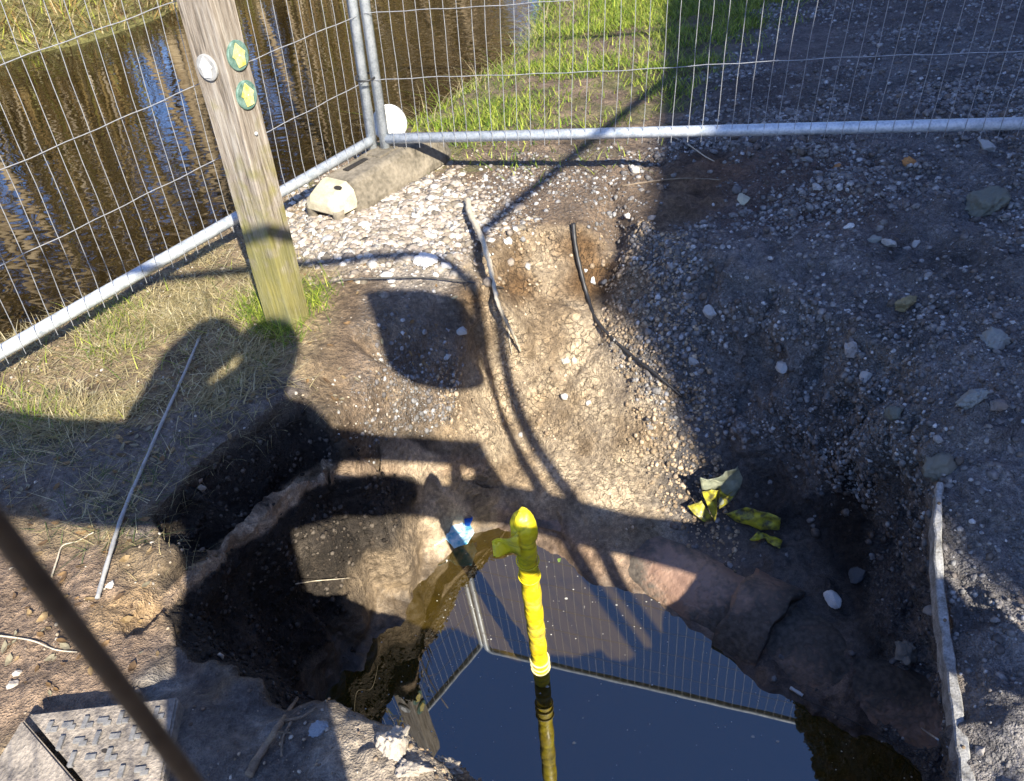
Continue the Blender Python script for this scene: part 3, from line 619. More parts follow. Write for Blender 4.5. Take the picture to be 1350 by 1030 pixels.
# ---------------------------------------------------------------- waymark post
def post():
    base = Vector(P(381, 424, 0)); r = root('waymark_post', base, 'square weathered oak post with algae at its foot and round waymarkers near its top', 'post')
    nR = Vector((.872, -.489, 0)); nL = Vector((-.489, -.872, 0)); up = Vector((.035, .01, 1)).normalized(); hw = .05; kR, kL = 1.14, .90
    bm = bmesh.new(); rings = []; nz = 44
    prof_ = []
    for sx_, sy_ in ((1, 1), (1, -1), (-1, -1), (-1, 1)): pass
    q = []
    side = [(-1, -1), (1, -1), (1, 1), (-1, 1)]
    for i in range(4):
        a, b = side[i], side[(i + 1) % 4]
        for t in (0.035, .3, .5, .7, .965): q.append((a[0] + (b[0] - a[0]) * t, a[1] + (b[1] - a[1]) * t))
    for j in range(nz + 1):
        z_ = -.12 + 1.47 * j / nz; ring = []
        for i, (u_, v_) in enumerate(q):
            wv = 1 + .022 * math.sin(z_ * 7 + i) + .014 * math.sin(z_ * 17 + i * 2.1) - .03 * max(0, z_ - .0) / 1.3
            if z_ > 1.28: wv *= 1 - (z_ - 1.28) * 1.6
            ring.append(bm.verts.new(base + up * z_ + (nR * u_ * kR + nL * v_ * kL) * hw * wv))
        rings.append(ring)
    for a, b in zip(rings, rings[1:]):
        for i in range(20): bm.faces.new((a[i], a[(i + 1) % 20], b[(i + 1) % 20], b[i]))
    bm.faces.new(rings[-1]); bm.faces.new(rings[0][::-1]); bmesh.ops.recalc_face_normals(bm, faces=bm.faces)
    bobj('timber', bm, M['wood'], r, False)
    green = noisy('waymark_green', (.03, .10, .07), (.20, .30, .26), 60, .6, .2, .001); yel = noisy('waymark_yellow', (.55, .42, .05), (.8, .72, .35), 50, .6, 0); whi = noisy('waymark_white', (.68, .67, .63), (.85, .84, .8), 40, .6, 0); pale = noisy('waymark_pale', (.22, .22, .21), (.38, .38, .37), 40, .7, 0)
    def disc(face, z_, off, rot, md, ma, label, sc=1.):
        c = base + up * z_ + face * (hw * (kR if face is nR else kL) * .985 + .0035); t = up.cross(face).normalized(); c += t * off; rr = .0375 * sc
        m = MB()
        for k, (q_, d_) in enumerate(((.94, .0035), (1, .002), (1, -.004))):
            for i in range(32):
                a = 2 * math.pi * i / 32; m.v.append(c + (t * math.cos(a) + up * math.sin(a)) * rr * q_ + face * d_)
        m.f.append(tuple(range(32)))
        for k in range(2):
            for i in range(32): m.f.append((k * 32 + i, (k + 1) * 32 + i, (k + 1) * 32 + (i + 1) % 32, k * 32 + (i + 1) % 32))
        dsk = m.build('waymark_disc', md, r, False); tag(dsk, label)
        a = MB(); cr, sr = math.cos(rot), math.sin(rot)
        for f_ in (.006, .0046):
            for u_, v_ in ((0, .95), (.72, .10), (.52, -.1), (.40, -.80), (-.40, -.80), (-.52, -.1), (-.72, .10)):
                a.v.append(c + (t * (u_ * cr - v_ * sr) + up * (u_ * sr + v_ * cr)) * rr * .9 + face * f_)
        a.f.append(tuple(range(7)));
        for i in range(7): a.f.append((i, i + 7, (i + 1) % 7 + 7, (i + 1) % 7))
        a.build('arrow', ma, dsk, False)
        s_ = MB()
        for v_ in (.0,):
            p_ = c + up * rr * v_ + face * .0062; s_.tube([p_, p_ + face * .0015], [.0028, .0022], 8)
        s_.build('screw', M['galv'], dsk)
    disc(nR, .835, .002, .1, green, yel, 'upper green waymarker with a yellow arrow')
    disc(nR, .735, -.001, .05, green, yel, 'lower green waymarker with a yellow arrow')
    disc(nL, .815, -.008, .0, pale, whi, 'faded white waymarker on the left face', .9)
    s_ = MB(); p_ = base + up * .63 + nR * (hw * kR + .001); s_.tube([p_, p_ + nR * .004], [.006, .004], 10); s_.build('nail_head', M['galv'], r)
    return settle(r)
post()

# ---------------------------------------------------------------- helpers for lying things
def path3(pix, lift=0., lifts=None):
    o = []
    for i, (px, py) in enumerate(pix):
        p, n = seen(px, py); d = lifts[i] if lifts else lift
        q = Vector(P(px, py, p.z + d)) if d > .012 else p + n * d
        o.append(q)
    return o
def smooth_path(pts, k=6):
    pts = [pts[0]] + list(pts) + [pts[-1]]; out = []
    for i in range(1, len(pts) - 2):
        a, b, c, d = pts[i - 1:i + 3]
        for j in range(k):
            t = j / k; out.append(.5 * ((2 * b) + (c - a) * t + (2 * a - 5 * b + 4 * c - d) * t * t + (3 * b - a - 3 * c + d) * t ** 3))
    out.append(pts[-2]); return out
def rod(name, pix, r0, r1, m, label, cat, lift=.004, lifts=None, k=6, extra=None, group=None, wob=.0):
    pts = smooth_path(path3(pix, lift, lifts), k); n = len(pts)
    if wob: pts = [p + Vector((random.uniform(-wob, wob), random.uniform(-wob, wob), random.uniform(0, wob))) for p in pts]
    b = MB().tube(pts, [(r0 + (r1 - r0) * i / (n - 1)) * (1 + .12 * math.sin(i * 2.1)) for i in range(n)], 9)
    for ex, a0, a1 in extra or []:
        q = smooth_path(path3(ex, lift), 5); b.tube(q, [a0 + (a1 - a0) * i / (len(q) - 1) for i in range(len(q))], 7)
    return tag(b.build(name, m), label, cat, group)
rod('bare_stick', [(616, 264), (621, 285), (633, 310), (645, 345), (650, 372), (656, 398), (667, 423), (679, 445), (686, 462)], .013, .004, M['stick'], 'pale bare forked stick lying down the slope above the hole', 'stick', lifts=[.02, .04, .05, .055, .055, .05, .045, .03, .01], wob=.002, extra=[([(670, 430), (672, 450), (675, 468)], .004, .0015), ([(628, 300), (640, 296), (650, 300)], .003, .001)])
rod('thin_twig', [(412, 380), (450, 373), (500, 367), (560, 366), (612, 371), (650, 377), (664, 380)], .0035, .003, M['dark_twig'], 'thin straight dark twig lying across the pale crushed stone', 'twig', lifts=[.004, .01, .02, .02, .02, .03, .02], extra=[([(612, 371), (614, 379), (615, 384)], .002, .001)])
rod('black_cable', [(757, 296), (759, 325), (766, 362), (773, 392), (788, 425), (826, 462), (866, 493), (900, 521)], .0095, .0055, M['black'], 'black cable curving down from the ground edge to the slope of the hole', 'cable', lift=.0119)
rod('grey_reed', [(266, 447), (243, 500), (218, 556), (192, 612), (166, 680), (146, 744), (129, 796)], .0042, .0052, M['reed'], 'long straight grey reed lying on the trodden bank left of the hole', 'reed', lift=.0119)
rod('brown_twig', [(389, 925), (376, 955), (352, 988), (330, 1024)], .004, .008, M['twig'], 'forked brown twig on the near edge of the hole beside the footplate', 'twig', lift=.008, wob=.002, extra=[([(376, 955), (400, 948), (420, 935)], .0035, .0015), ([(365, 970), (385, 972)], .003, .001)])
rod('dry_straw', [(-20, 838), (40, 846), (75, 857), (104, 861)], .002, .0012, M['stick'], 'single dry straw on the trodden earth above the footplate', 'straw', lift=.006)
rod('bent_straw', [(68, 764), (76, 742), (84, 722), (104, 716), (126, 705)], .0022, .0014, M['stick'], 'bent dry straw on the trodden earth left of the long grey reed', 'straw', lift=.008)
rod('white_root', [(1163, 938), (1166, 930), (1182, 932), (1196, 944), (1216, 958), (1244, 975)], .0028, .0022, M['reed'], 'loose pale root curling out of the mud below the edging board', 'root', lift=.012, extra=[([(1196, 944), (1206, 956), (1220, 968)], .002, .001)])
rod('plastic_tube', [(1041, 908), (1059, 918)], .005, .005, M['white'], 'short white plastic tube lying at the water edge', 'tube', lift=.008)
rod('fine_wire', [(1048, 916), (1110, 944), (1170, 975), (1236, 1012)], .0016, .0016, M['dark_twig'], 'fine dark wire trailing along the water edge below the white tube', 'wire', lift=.014)
rod('pale_root', [(390, 770), (415, 766), (440, 764), (462, 762)], .0016, .0012, M['stick'], 'thin pale root sticking out over the black earth of the hole', 'root', lift=.02)
rod('straw_stalk', [(880, 178), (905, 190), (930, 208), (942, 214)], .003, .002, M['stick'], 'straw-coloured stalk on the gravel just inside the far fence', 'stalk', lift=.006)
rod('buried_cable', [(820, 246), (860, 240), (900, 236), (950, 238)], .004, .003, M['twig'], 'thin brown root crossing the ground above the black cable', 'root', lift=.003)
rod('green_twig', [(385, 955), (375, 975), (372, 1000)], .003, .002, M['twig'], 'short twig stub beside the forked brown twig', 'twig', lift=.006)

# ---------------------------------------------------------------- edging board on the right lip
def board():
    pix = [(1240, 636), (1237, 690), (1240, 770), (1250, 850), (1262, 930), (1272, 1000), (1286, 1080)]
    top = smooth_path([Vector(P(px, py, zz)) for (px, py), zz in zip(pix, (.0, -.03, -.085, -.12, -.125, -.125, -.13))], 5); r = root('edging_board', top[0], 'weathered grey edging board along the right lip of the hole', 'board')
    b = MB(); n = len(top)
    for i, p in enumerate(top):
        t = (top[min(i + 1, n - 1)] - top[max(i - 1, 0)]).normalized(); s_ = t.cross(Vector((0, 0, 1))).normalized()
        if s_.x < 0: s_ = -s_
        w_ = .007 + .006 * i / n + .0012 * math.sin(i * 1.7); j = .0015 * math.sin(i * 2.3)
        for a, zz in ((-w_ + j, -.045), (-w_ + j, -.003), (-w_ + .003 + j, 0), (w_ - .003, .001), (w_, -.003), (w_, -.045)): b.v.append(p + s_ * a + Vector((0, 0, zz)))
    for i in range(n - 1):
        for k in range(6): b.f.append((i * 6 + k, i * 6 + (k + 1) % 6, (i + 1) * 6 + (k + 1) % 6, (i + 1) * 6 + k))
    b.f.append(tuple(range(6))[::-1]); b.f.append(tuple((n - 1) * 6 + k for k in range(6)))
    b.build('plank', M['board'], r, False)
    for i in (3, 13, 24):
        p = top[i]; q = MB().tube([p + Vector((0, 0, -.001)), p + Vector((0, 0, .003))], [.004, .003], 8); q.build('nail', M['brown_wire'], r)
    return settle(r)
board()

# ---------------------------------------------------------------- stones
def rock_mesh(name, seed, sub=3, flat=.7, rough=.22, color=None, mat='attr', cut=True, bumpy=.09):
    rg = np.random.default_rng(seed); bm = bmesh.new(); bmesh.ops.create_icosphere(bm, subdivisions=sub, radius=1)
    V = np.array([v.co[:] for v in bm.verts])
    if cut:
        for _ in range(16):
            d = rg.normal(size=3); d /= np.linalg.norm(d); h = rg.uniform(.52, .88); s_ = V @ d; V = V - np.outer(np.maximum(s_ - h, 0) * 1., d)
    V *= (1 + rough * fbm(V + seed, 1.1, 3, seed) + bumpy * fbm(V + seed, 4, 3, seed + 5))[:, None]; V[:, 2] *= flat
    for v, c in zip(bm.verts, V): v.co = c
    me = bpy.data.meshes.new(name); bm.to_mesh(me); bm.free(); me.polygons.foreach_set('use_smooth', [True] * len(me.polygons))
    at = me.attributes.new('col', 'FLOAT_COLOR', 'POINT'); at.data.foreach_set('color', np.tile([*(color or (.4, .38, .35)), 1.], (len(me.vertices), 1)).astype(np.float32).ravel())
    me.materials.append(M[mat]); return me
def stone(px, py, w_px, label, color, seed, flat=.65, stretch=(1, .8), name='stone', cat='stone', rz=None, sink=.35, sub=3, group=None, bumpy=.09):
    p, n = seen(px, py); d = (p - Vector((0, 0, H))).length; s_ = w_px / 2 * d / F / max(.85, 1)
    o = bpy.data.objects.new(name, rock_mesh(name, seed, sub, flat, color=color, bumpy=bumpy)); o.location = p + n * s_ * flat * (1 - sink) * .6
    o.scale = (s_ * stretch[0] * 1.12, s_ * stretch[1] * 1.12, s_); q = n.to_track_quat('Z', 'Y') @ Matrix.Rotation(rz if rz is not None else seed * 1.3, 3, 'Z').to_quaternion()
    o.rotation_euler = q.to_euler(); link(o); return tag(o, label, cat, group)
G_ = (.36, .35, .33); LG = (.38, .375, .36); TAN = (.42, .32, .20)
for a in [
    (1098, 795, 22, 'white rounded stone sitting alone on the dark mud inside the hole', (.75, .75, .72), 3, .9),
    (1305, 270, 46, 'large mossy grey rock half buried in the gravel at the right edge', (.15, .155, .125), 4, .7),
    (1327, 290, 14, 'small pale stone touching the foot of the large mossy rock', LG, 5),
    (979, 264, 18, 'flat oval tan stone on the bare earth below the fence rail', (.42, .40, .30), 6, .4),
    (1200, 217, 18, 'orange-brown rounded stone on the gravel below the right end of the rail', (.45, .22, .08), 7),
    (1103, 222, 12, 'small orange-brown stone left of the larger orange one', (.40, .20, .08), 8),
    (1300, 196, 18, 'pale round stone just under the rail near the right edge', LG, 9),
    (1160, 62, 10, 'small pale stone on the path beyond the right-hand fence', LG, 10),
    (1065, 213, 22, 'flat grey stone among gravel under the middle of the rail', (.28, .28, .27), 11, .4),
    (1076, 247, 13, 'pale stone near the small orange stone', LG, 12),
    (1120, 300, 12, 'white stone lying alone in the middle of the brown patch', (.6, .6, .57), 13),
    (1171, 324, 18, 'pale angular stone right of the brown patch', LG, 14),
    (1153, 318, 20, 'squat grey stone touching the pale angular stone', (.25, .26, .24), 15, .6),
    (1208, 322, 14, 'smaller pale stone right of the pale angular stone', LG, 16),
    (1310, 450, 32, 'flat crusty grey rock lying on the gravel above the edging board', (.24, .25, .235), 17, .6),
    (1285, 530, 36, 'big lichen-grey lump at the top right of the edging board', (.22, .235, .23), 18, .75),
    (1312, 534, 22, 'brown-grey rounded stone right of the lichen-grey lump', (.22, .19, .17), 19),
    (1190, 403, 26, 'knobbly mossy tan stone standing up from the gravel slope', (.26, .22, .12), 20, .9),
    (938, 412, 20, 'rounded grey stone on the upper left of the gravel slope', LG, 21),
    (1033, 482, 18, 'upright pale stone embedded halfway down the gravel slope', LG, 22, .9),
    (1124, 460, 28, 'broad grey stone embedded high in the gravel slope', (.36, .34, .33), 23, .5),
    (913, 476, 14, 'pale stone at the shaded foot of the black cable', LG, 24),
    (1183, 545, 24, 'dark mossy stone low on the gravel slope', (.13, .14, .12), 25),
    (1142, 496, 17, 'pale flat stone in the middle of the gravel slope', LG, 26, .5),
    (1230, 745, 16, 'dark stone wedged in the shadowed hollow under the lip', (.10, .11, .12), 27),
    (1132, 757, 24, 'dark wet stone above the white rounded stone', (.10, .11, .12), 28),
    (1192, 862, 30, 'crumbly grey lump on the mud below the edging board', (.27, .26, .23), 29),
    (1228, 806, 17, 'pale stone sticking out below the middle of the board', LG, 30),
    (1292, 991, 13, 'small flat stone at the near end of the edging board', (.30, .28, .26), 31),
    (563, 345, 34, 'large white slab of crushed stone left of the bare stick', (.72, .70, .66), 33, .4),
    (432, 316, 18, 'flat grey stone on the shadow line right of the wooden post', (.36, .36, .36), 34, .4),
    (590, 352, 16, 'white stone beside the large white slab', (.6, .58, .54), 35),
    (655, 265, 9, 'small pale stone right of the top of the stick', LG, 36),
    (781, 371, 10, 'round white stone right of the black cable', (.65, .63, .58), 37),
    (772, 357, 6, 'tiny white stone above the round white one', (.62, .6, .56), 38),
    (745, 476, 13, 'pale oval stone pressed into the tan slope', (.55, .5, .42), 39, .6),
    (757, 475, 10, 'small pale stone touching the pale oval stone', (.55, .5, .42), 40, .6),
    (745, 523, 12, 'angular pale stone in the middle of the cracked slope', (.5, .47, .42), 41),
    (776, 531, 8, 'small white stone on the cracked slope', (.62, .6, .56), 42),
    (607, 437, 16, 'grey stone in the leaf-shaped shadow', (.42, .43, .42), 43),
    (590, 470, 10, 'smaller grey stone low in the leaf-shaped shadow', (.42, .43, .42), 44),
    (687, 574, 8, 'pale stone between the twin shadow lines', (.5, .47, .42), 45),
    (828, 285, 12, 'pale stone on the sunlit rim near the cable top', (.55, .5, .44), 46),
    (837, 226, 16, 'pale blocky stone at the edge of the big shadow', (.5, .47, .42), 47),
    (146, 772, 12, 'white stone beside the lower end of the grey reed', (.62, .6, .56), 48),
    (16, 905, 13, 'pale angular stone at the left edge above the footplate', (.45, .40, .34), 49),
    (23, 888, 9, 'small pale stone above the angular one at the left edge', (.5, .45, .38), 50),
    (182, 912, 11, 'tan pebble near the far corner of the footplate', (.42, .34, .25), 51),
    (263, 634, 9, 'small brown stone set in the upper black earth wall', (.28, .2, .14), 52),
    (264, 645, 12, 'pale stone set in the black earth wall', (.4, .35, .28), 53),
    (290, 865, 10, 'pale pebble on the black mud low in the hole', (.4, .36, .3), 54),
    (424, 962, 26, 'blue-grey angular stone on the near edge of the hole', (.25, .28, .31), 55, .7),
    (590, 742, 7, 'pale chip floating near the pole', (.6, .6, .55), 57),
]: stone(a[0], a[1], a[2], a[3], a[4], a[5], *(a[6:] or (.65,)), sub=5 if a[2] > 24 else 4, bumpy=.15 if a[2] > 24 else .06)
stone(1236, 612, 46, 'rounded lump of pale concrete at the head of the edging board', (.17, .165, .135), 61, .6, (1, .75), 'concrete_lump', 'concrete', sink=.9, sub=4, bumpy=.16)
for k, (px, py, w_, c_) in enumerate([(520, 985, 50, (.42, .37, .30)), (560, 985, 44, (.46, .41, .34)), (590, 1010, 40, (.40, .35, .28)), (540, 1015, 46, (.34, .30, .25))]):
    stone(px, py, w_, 'pale sunlit clod of dried earth on the near lip, ' + ['leftmost of four', 'second from left', 'rightmost at the water side', 'lowest of four'][k], c_, 70 + k, .55, (1, .75), 'earth_clod', 'clod', sink=.75, sub=5, bumpy=.28, group='earth clods on the near lip')

# ---------------------------------------------------------------- scattered stuff (gravel, crumbs, grass)
area = np.zeros(len(GV)); _fn = np.linalg.norm(np.cross(GV[GF[:, 1]] - GV[GF[:, 0]], GV[GF[:, 2]] - GV[GF[:, 0]]), axis=1) / 6
for k in range(3): area += np.bincount(GF[:, k], _fn, len(GV))
GN2 = normals(GV, GF); PX = proj(GV); depth_ = (GV - [0, 0, H]) @ np.array([ax, ay, az])[:, :].T; depth_ = -((GV - np.array([0, 0, H])) @ az)
inview = (depth_ > .3) & (PX[:, 0] > -120) & (PX[:, 0] < 1470) & (PX[:, 1] > -150) & (PX[:, 1] < 1150)
def scatter(name, w, count, smin, smax, cols, mat, label=None, sub=1, flat=.7, sink=.2, power=2.5, seed=0, cat=None, mind=0):
    rg = np.random.default_rng(seed); w = w * area * inview; idx = rg.choice(len(GV), count, p=w / w.sum()); base = []
    for k in range(10):
        bm = bmesh.new(); bmesh.ops.create_icosphere(bm, subdivisions=sub, radius=1); V = np.array([v.co[:] for v in bm.verts]); Fk = np.array([[v.index for v in f.verts] for f in bm.faces]); bm.free()
        for _ in range(5):
            d = rg.normal(size=3); d /= np.linalg.norm(d); s_ = V @ d; V = V - np.outer(np.maximum(s_ - rg.uniform(.45, .85), 0) * .9, d)
        V = V * (1 + .15 * rg.normal(size=(len(V), 1)) * .6); V[:, 2] *= flat; base.append(V)
    nv = len(base[0]); n = count
    s_ = smin + (smax - smin) * rg.random(n) ** power; s_ *= np.clip(depth_[idx] / 2.6, .75, 1.25)
    Q = rg.normal(size=(n, 3)); nrm = GN2[idx]; t1 = np.cross(nrm, Q); t1 /= np.linalg.norm(t1, axis=1)[:, None]; t2 = np.cross(nrm, t1)
    B = np.stack(base)[rg.integers(0, 10, n)]
    st = rg.uniform(.7, 1.3, (n, 1))
    V = (t1[:, None, :] * (B[:, :, 0:1] * st[:, None]) + t2[:, None, :] * B[:, :, 1:2] + nrm[:, None, :] * B[:, :, 2:3]) * s_[:, None, None]
    pos = GV[idx] + rg.normal(size=(n, 3)) * .008 * np.clip(depth_[idx] / 2, .6, 3)[:, None] * (1 - np.abs(nrm)) + np.cross(nrm, rg.normal(size=(n, 3))) * .004 + nrm * (s_ * flat * (1 - 2 * sink))[:, None] * .5
    V = (V + pos[:, None, :]).reshape(-1, 3); Fc = (Fk[None] + (np.arange(n) * nv)[:, None, None]).reshape(-1, 3)
    cols = np.array(cols); c = cols[rg.integers(0, len(cols), n)] * rg.uniform(.7, 1.25, (n, 1)); c = np.repeat(c, nv, 0)
    me = bpy.data.meshes.new(name); me.vertices.add(len(V)); me.vertices.foreach_set('co', V.astype(np.float32).ravel()); m = len(Fc)
    me.loops.add(3 * m); me.loops.foreach_set('vertex_index', Fc.astype(np.int32).ravel()); me.polygons.add(m)
    me.polygons.foreach_set('loop_start', np.arange(0, 3 * m, 3, dtype=np.int32)); me.polygons.foreach_set('loop_total', np.full(m, 3, np.int32)); me.update(calc_edges=True)
    at = me.attributes.new('col', 'FLOAT_COLOR', 'POINT'); at.data.foreach_set('color', np.concatenate([c, np.ones((len(c), 1))], 1).astype(np.float32).ravel())
    me.materials.append(M[mat]); return tag(link(bpy.data.objects.new(name, me)), label, cat, kind='stuff')
x, y, z = GV.T; notwater = (z > WZ + .015) | (np.hypot(x, y - 1.2) > 1.3); landonly = notwater & ~((z < RZ + .03) & (y > 2.2) & (x < .5) & (dpit > .2))
inp_ = dpit < 0
clump = sstep(-.35, .55, fbm(GV, 3.5, 4, 123)) * .93 + .07
scatter('gravel', MASK[:, 0] ** 1.3 * landonly * clump, 95000, .0018, .0125, [(.22, .215, .21), (.17, .165, .16), (.28, .275, .27), (.13, .12, .115), (.20, .185, .17), (.40, .395, .385), (.15, .13, .115)], 'attr', 'loose pale limestone gravel over the right-hand ground and slope', seed=3, cat='gravel', power=4.5, sink=.45)
inp_ = dpit < .0
ws = np.exp(-(np.minimum(0, 0) + ((PX[:, 0] - 510) / 130) ** 2 + ((PX[:, 1] - 295) / 60) ** 2)) * (z > -.15) * landonly
scatter('rubble', (MASK[:, 0] * sstep(.4, .75, x) + .12 * inp_ * (x > .45)) * landonly * (.3 + clump), 13000, .004, .020, [(.15, .14, .135), (.19, .18, .17), (.11, .10, .095), (.22, .21, .20), (.14, .115, .095)], 'attr', 'dirt-coated rubble trodden into the right-hand ground', seed=23, cat='rubble', flat=.6, sink=.55, power=2.2)
scatter('crushed_stone', ws ** 2, 13000, .003, .026, [(.34, .30, .25), (.54, .51, .46), (.26, .22, .18), (.30, .25, .20), (.42, .38, .32), (.20, .17, .13)], 'attr', 'heap of pale crushed stone beside the fence foot', seed=5, cat='crushed stone', flat=.5, sink=.6, power=6)
inp = (dpit < .05)
scatter('soil_crumbs', (inp & (x < -.3) & landonly & (COL.mean(1) < .05)) * 1., 7000, .002, .012, [(.03, .024, .018), (.045, .035, .026), (.022, .018, .014), (.09, .075, .06)], 'crumb', 'dark earth crumbs on the walls of the hole', seed=7, cat='earth crumbs', power=3)
scatter('mud_clods', (inp & (x > -.25) & (x < .7) & (z > -.7)) * clump ** 2, 5000, .003, .012, [(.30, .225, .145), (.36, .275, .18), (.25, .185, .12), (.42, .33, .23)], 'crumb', 'crumbled tan mud clods on the sunlit slope', seed=9, cat='mud clods', flat=.5, sink=.45, power=3)
scatter('earth_litter', ((x < .35) & (dpit > 0) & landonly & (y < 3.6)) * clump, 6000, .0018, .008, [(.22, .17, .12), (.15, .11, .08), (.4, .36, .3), (.3, .24, .17)], 'crumb', 'fine earth and grit strewn over the trodden bank', seed=13, cat='grit', power=3)

def blades(name, w, count, hmin, hmax, wid, cols, label, cat, seed=0, lean=.5, droop=.5, clumpn=0, tint=.25, extra_pos=None):
    rg = np.random.default_rng(seed)
    if extra_pos is None:
        w = w * area; idx = rg.choice(len(GV), count, p=w / w.sum()); pos = GV[idx] + np.c_[rg.normal(size=(count, 2)) * .01 * np.clip(depth_[idx], 1, 4)[:, None], np.zeros(count)]
    else: pos = extra_pos; count = len(pos)
    h = rg.uniform(hmin, hmax, count); a = rg.uniform(0, 2 * np.pi, count); d = np.c_[np.cos(a), np.sin(a), np.zeros(count)]; sd_ = np.c_[-d[:, 1], d[:, 0], np.zeros(count)]
    ln = lean * rg.uniform(.3, 1.6, count); T = np.array([0, .35, .7, 1.]); segs = []
    for t in T:
        out = d * (h * (ln * t + droop * t * t))[:, None]; upz = np.c_[np.zeros((count, 2)), h * (t / np.sqrt(1 + ln ** 2) - droop * .45 * t * t)]
        c = pos + out + upz; ww = (wid * (1 - t * .92))
        segs.append(c - sd_ * ww); segs.append(c + sd_ * ww)
    V = np.stack(segs, 1).reshape(-1, 3); b = (np.arange(count) * 8)[:, None, None]; Fk = np.array([[0, 1, 3, 2], [2, 3, 5, 4], [4, 5, 7, 6]]); Fc = (Fk[None] + b).reshape(-1, 4)
    cols = np.array(cols); c = cols[rg.integers(0, len(cols), count)] * rg.uniform(1 - tint, 1 + tint, (count, 1)); c = np.repeat(c, 8, 0)
    me = bpy.data.meshes.new(name); me.vertices.add(len(V)); me.vertices.foreach_set('co', V.astype(np.float32).ravel()); m = len(Fc)
    me.loops.add(4 * m); me.loops.foreach_set('vertex_index', Fc.astype(np.int32).ravel()); me.polygons.add(m)
    me.polygons.foreach_set('loop_start', np.arange(0, 4 * m, 4, dtype=np.int32)); me.polygons.foreach_set('loop_total', np.full(m, 4, np.int32)); me.update(calc_edges=True)
    at = me.attributes.new('col', 'FLOAT_COLOR', 'POINT'); at.data.foreach_set('color', np.concatenate([c, np.ones((len(c), 1))], 1).astype(np.float32).ravel())
    me.materials.append(M['blade']); return tag(link(bpy.data.objects.new(name, me)), label, cat, kind='stuff')
def pz(poly, soft=25, amp=18):
    """weight inside an outline drawn on the survey picture"""
    nz_ = np.c_[PX, np.zeros(len(PX))]; w = amp * fbm(GV, 7, 3, 21)
    return (1 - sstep(-soft, soft, polydist(PX, poly) + w)) * inview
GRN = [(.14, .22, .02), (.24, .32, .03), (.40, .44, .07), (.09, .16, .02)]; STR = [(.46, .38, .20), (.36, .30, .15), (.28, .24, .12), (.5, .44, .27)]
gfar = pz([(530, 175), (560, 150), (700, 60), (740, -80), (1100, -80), (1040, 10), (960, 80), (900, 130), (800, 165), (700, 190), (560, 200)]) * landonly
cl = sstep(-.4, .35, fbm(GV, 4, 3, 99)) + .12; bare = 1 - .85 * pz([(740, 60), (880, 60), (880, 165), (760, 160), (700, 120)], 30) * sstep(-.3, .2, fbm(GV, 5, 3, 12))
blades('grass', gfar * cl * bare + .06 * pz([(560, 190), (860, 190), (840, 235), (600, 235)]), 42000, .025, .075, .0030, GRN + [(.30, .34, .08)], 'bright green grass along the river bank beyond the fence', 'grass', 31)
blades('grass', ((y > 5.8) & (x < 2.6) & (x > -.2) & landonly & inview) * 1., 5000, .08, .2, .004, GRN, 'taller lush grass at the top of the far bank strip', 'grass', 32)
rim = np.exp(-((PX[:, 1] - np.interp(PX[:, 0], [500, 550, 600, 650, 715, 735], [175, 158, 130, 98, 46, 5])) / 14.) ** 2) * (PX[:, 0] > 520) * (PX[:, 0] < 760) * landonly
blades('dry_reeds', rim, 700, .08, .24, .002, STR + GRN[:2], 'dry stems leaning over the river edge', 'reeds', 33, .8, .6)
gl = pz([(0, 470), (330, 330), (400, 380), (370, 480), (380, 530), (200, 560), (0, 560)]) * (z > -.1)
blades('dry_grass', gl * cl * (dpit > .02), 9000, .015, .055, .0019, STR, 'dry straw-coloured grass trodden flat on the left bank', 'dry grass', 34, 1.6, .3)
blades('grass', (pz([(0, 520), (60, 520), (90, 560), (0, 565)], 12, 8) + .9 * pz([(115, 420), (190, 400), (190, 470), (120, 480)], 18, 12) + pz([(320, 400), (352, 395), (392, 440), (390, 465), (335, 440)], 8, 6) * 5 + pz([(400, 385), (432, 380), (432, 410), (408, 420)], 8, 6) * 4 + .05 * gl), 4200, .02, .075, .0016, GRN, 'green grass tufts on the left bank and round the foot of the post', 'grass', 35, .6, .5)
dk = pz([(0, 560), (200, 555), (370, 520), (300, 590), (210, 670), (230, 720), (120, 720), (0, 690)])
blades('dry_grass', dk * (z > -.1) * (dpit > .03) * cl, 1100, .015, .06, .0012, STR + [(.10, .14, .05)] * 2, 'thin dead grass in the shade left of the hole', 'dry grass', 36, 1.5, .3)
le = np.exp(-(dpit / .03) ** 2) * (x < -.45) * (y > 1.15) * (z > -.08)
blades('root_fringe', le, 220, .02, .055, .0008, STR[1:3] + [(.12, .09, .06)], 'fringe of fine roots hanging from the left lip of the hole', 'roots', 37, .6, 1.3)

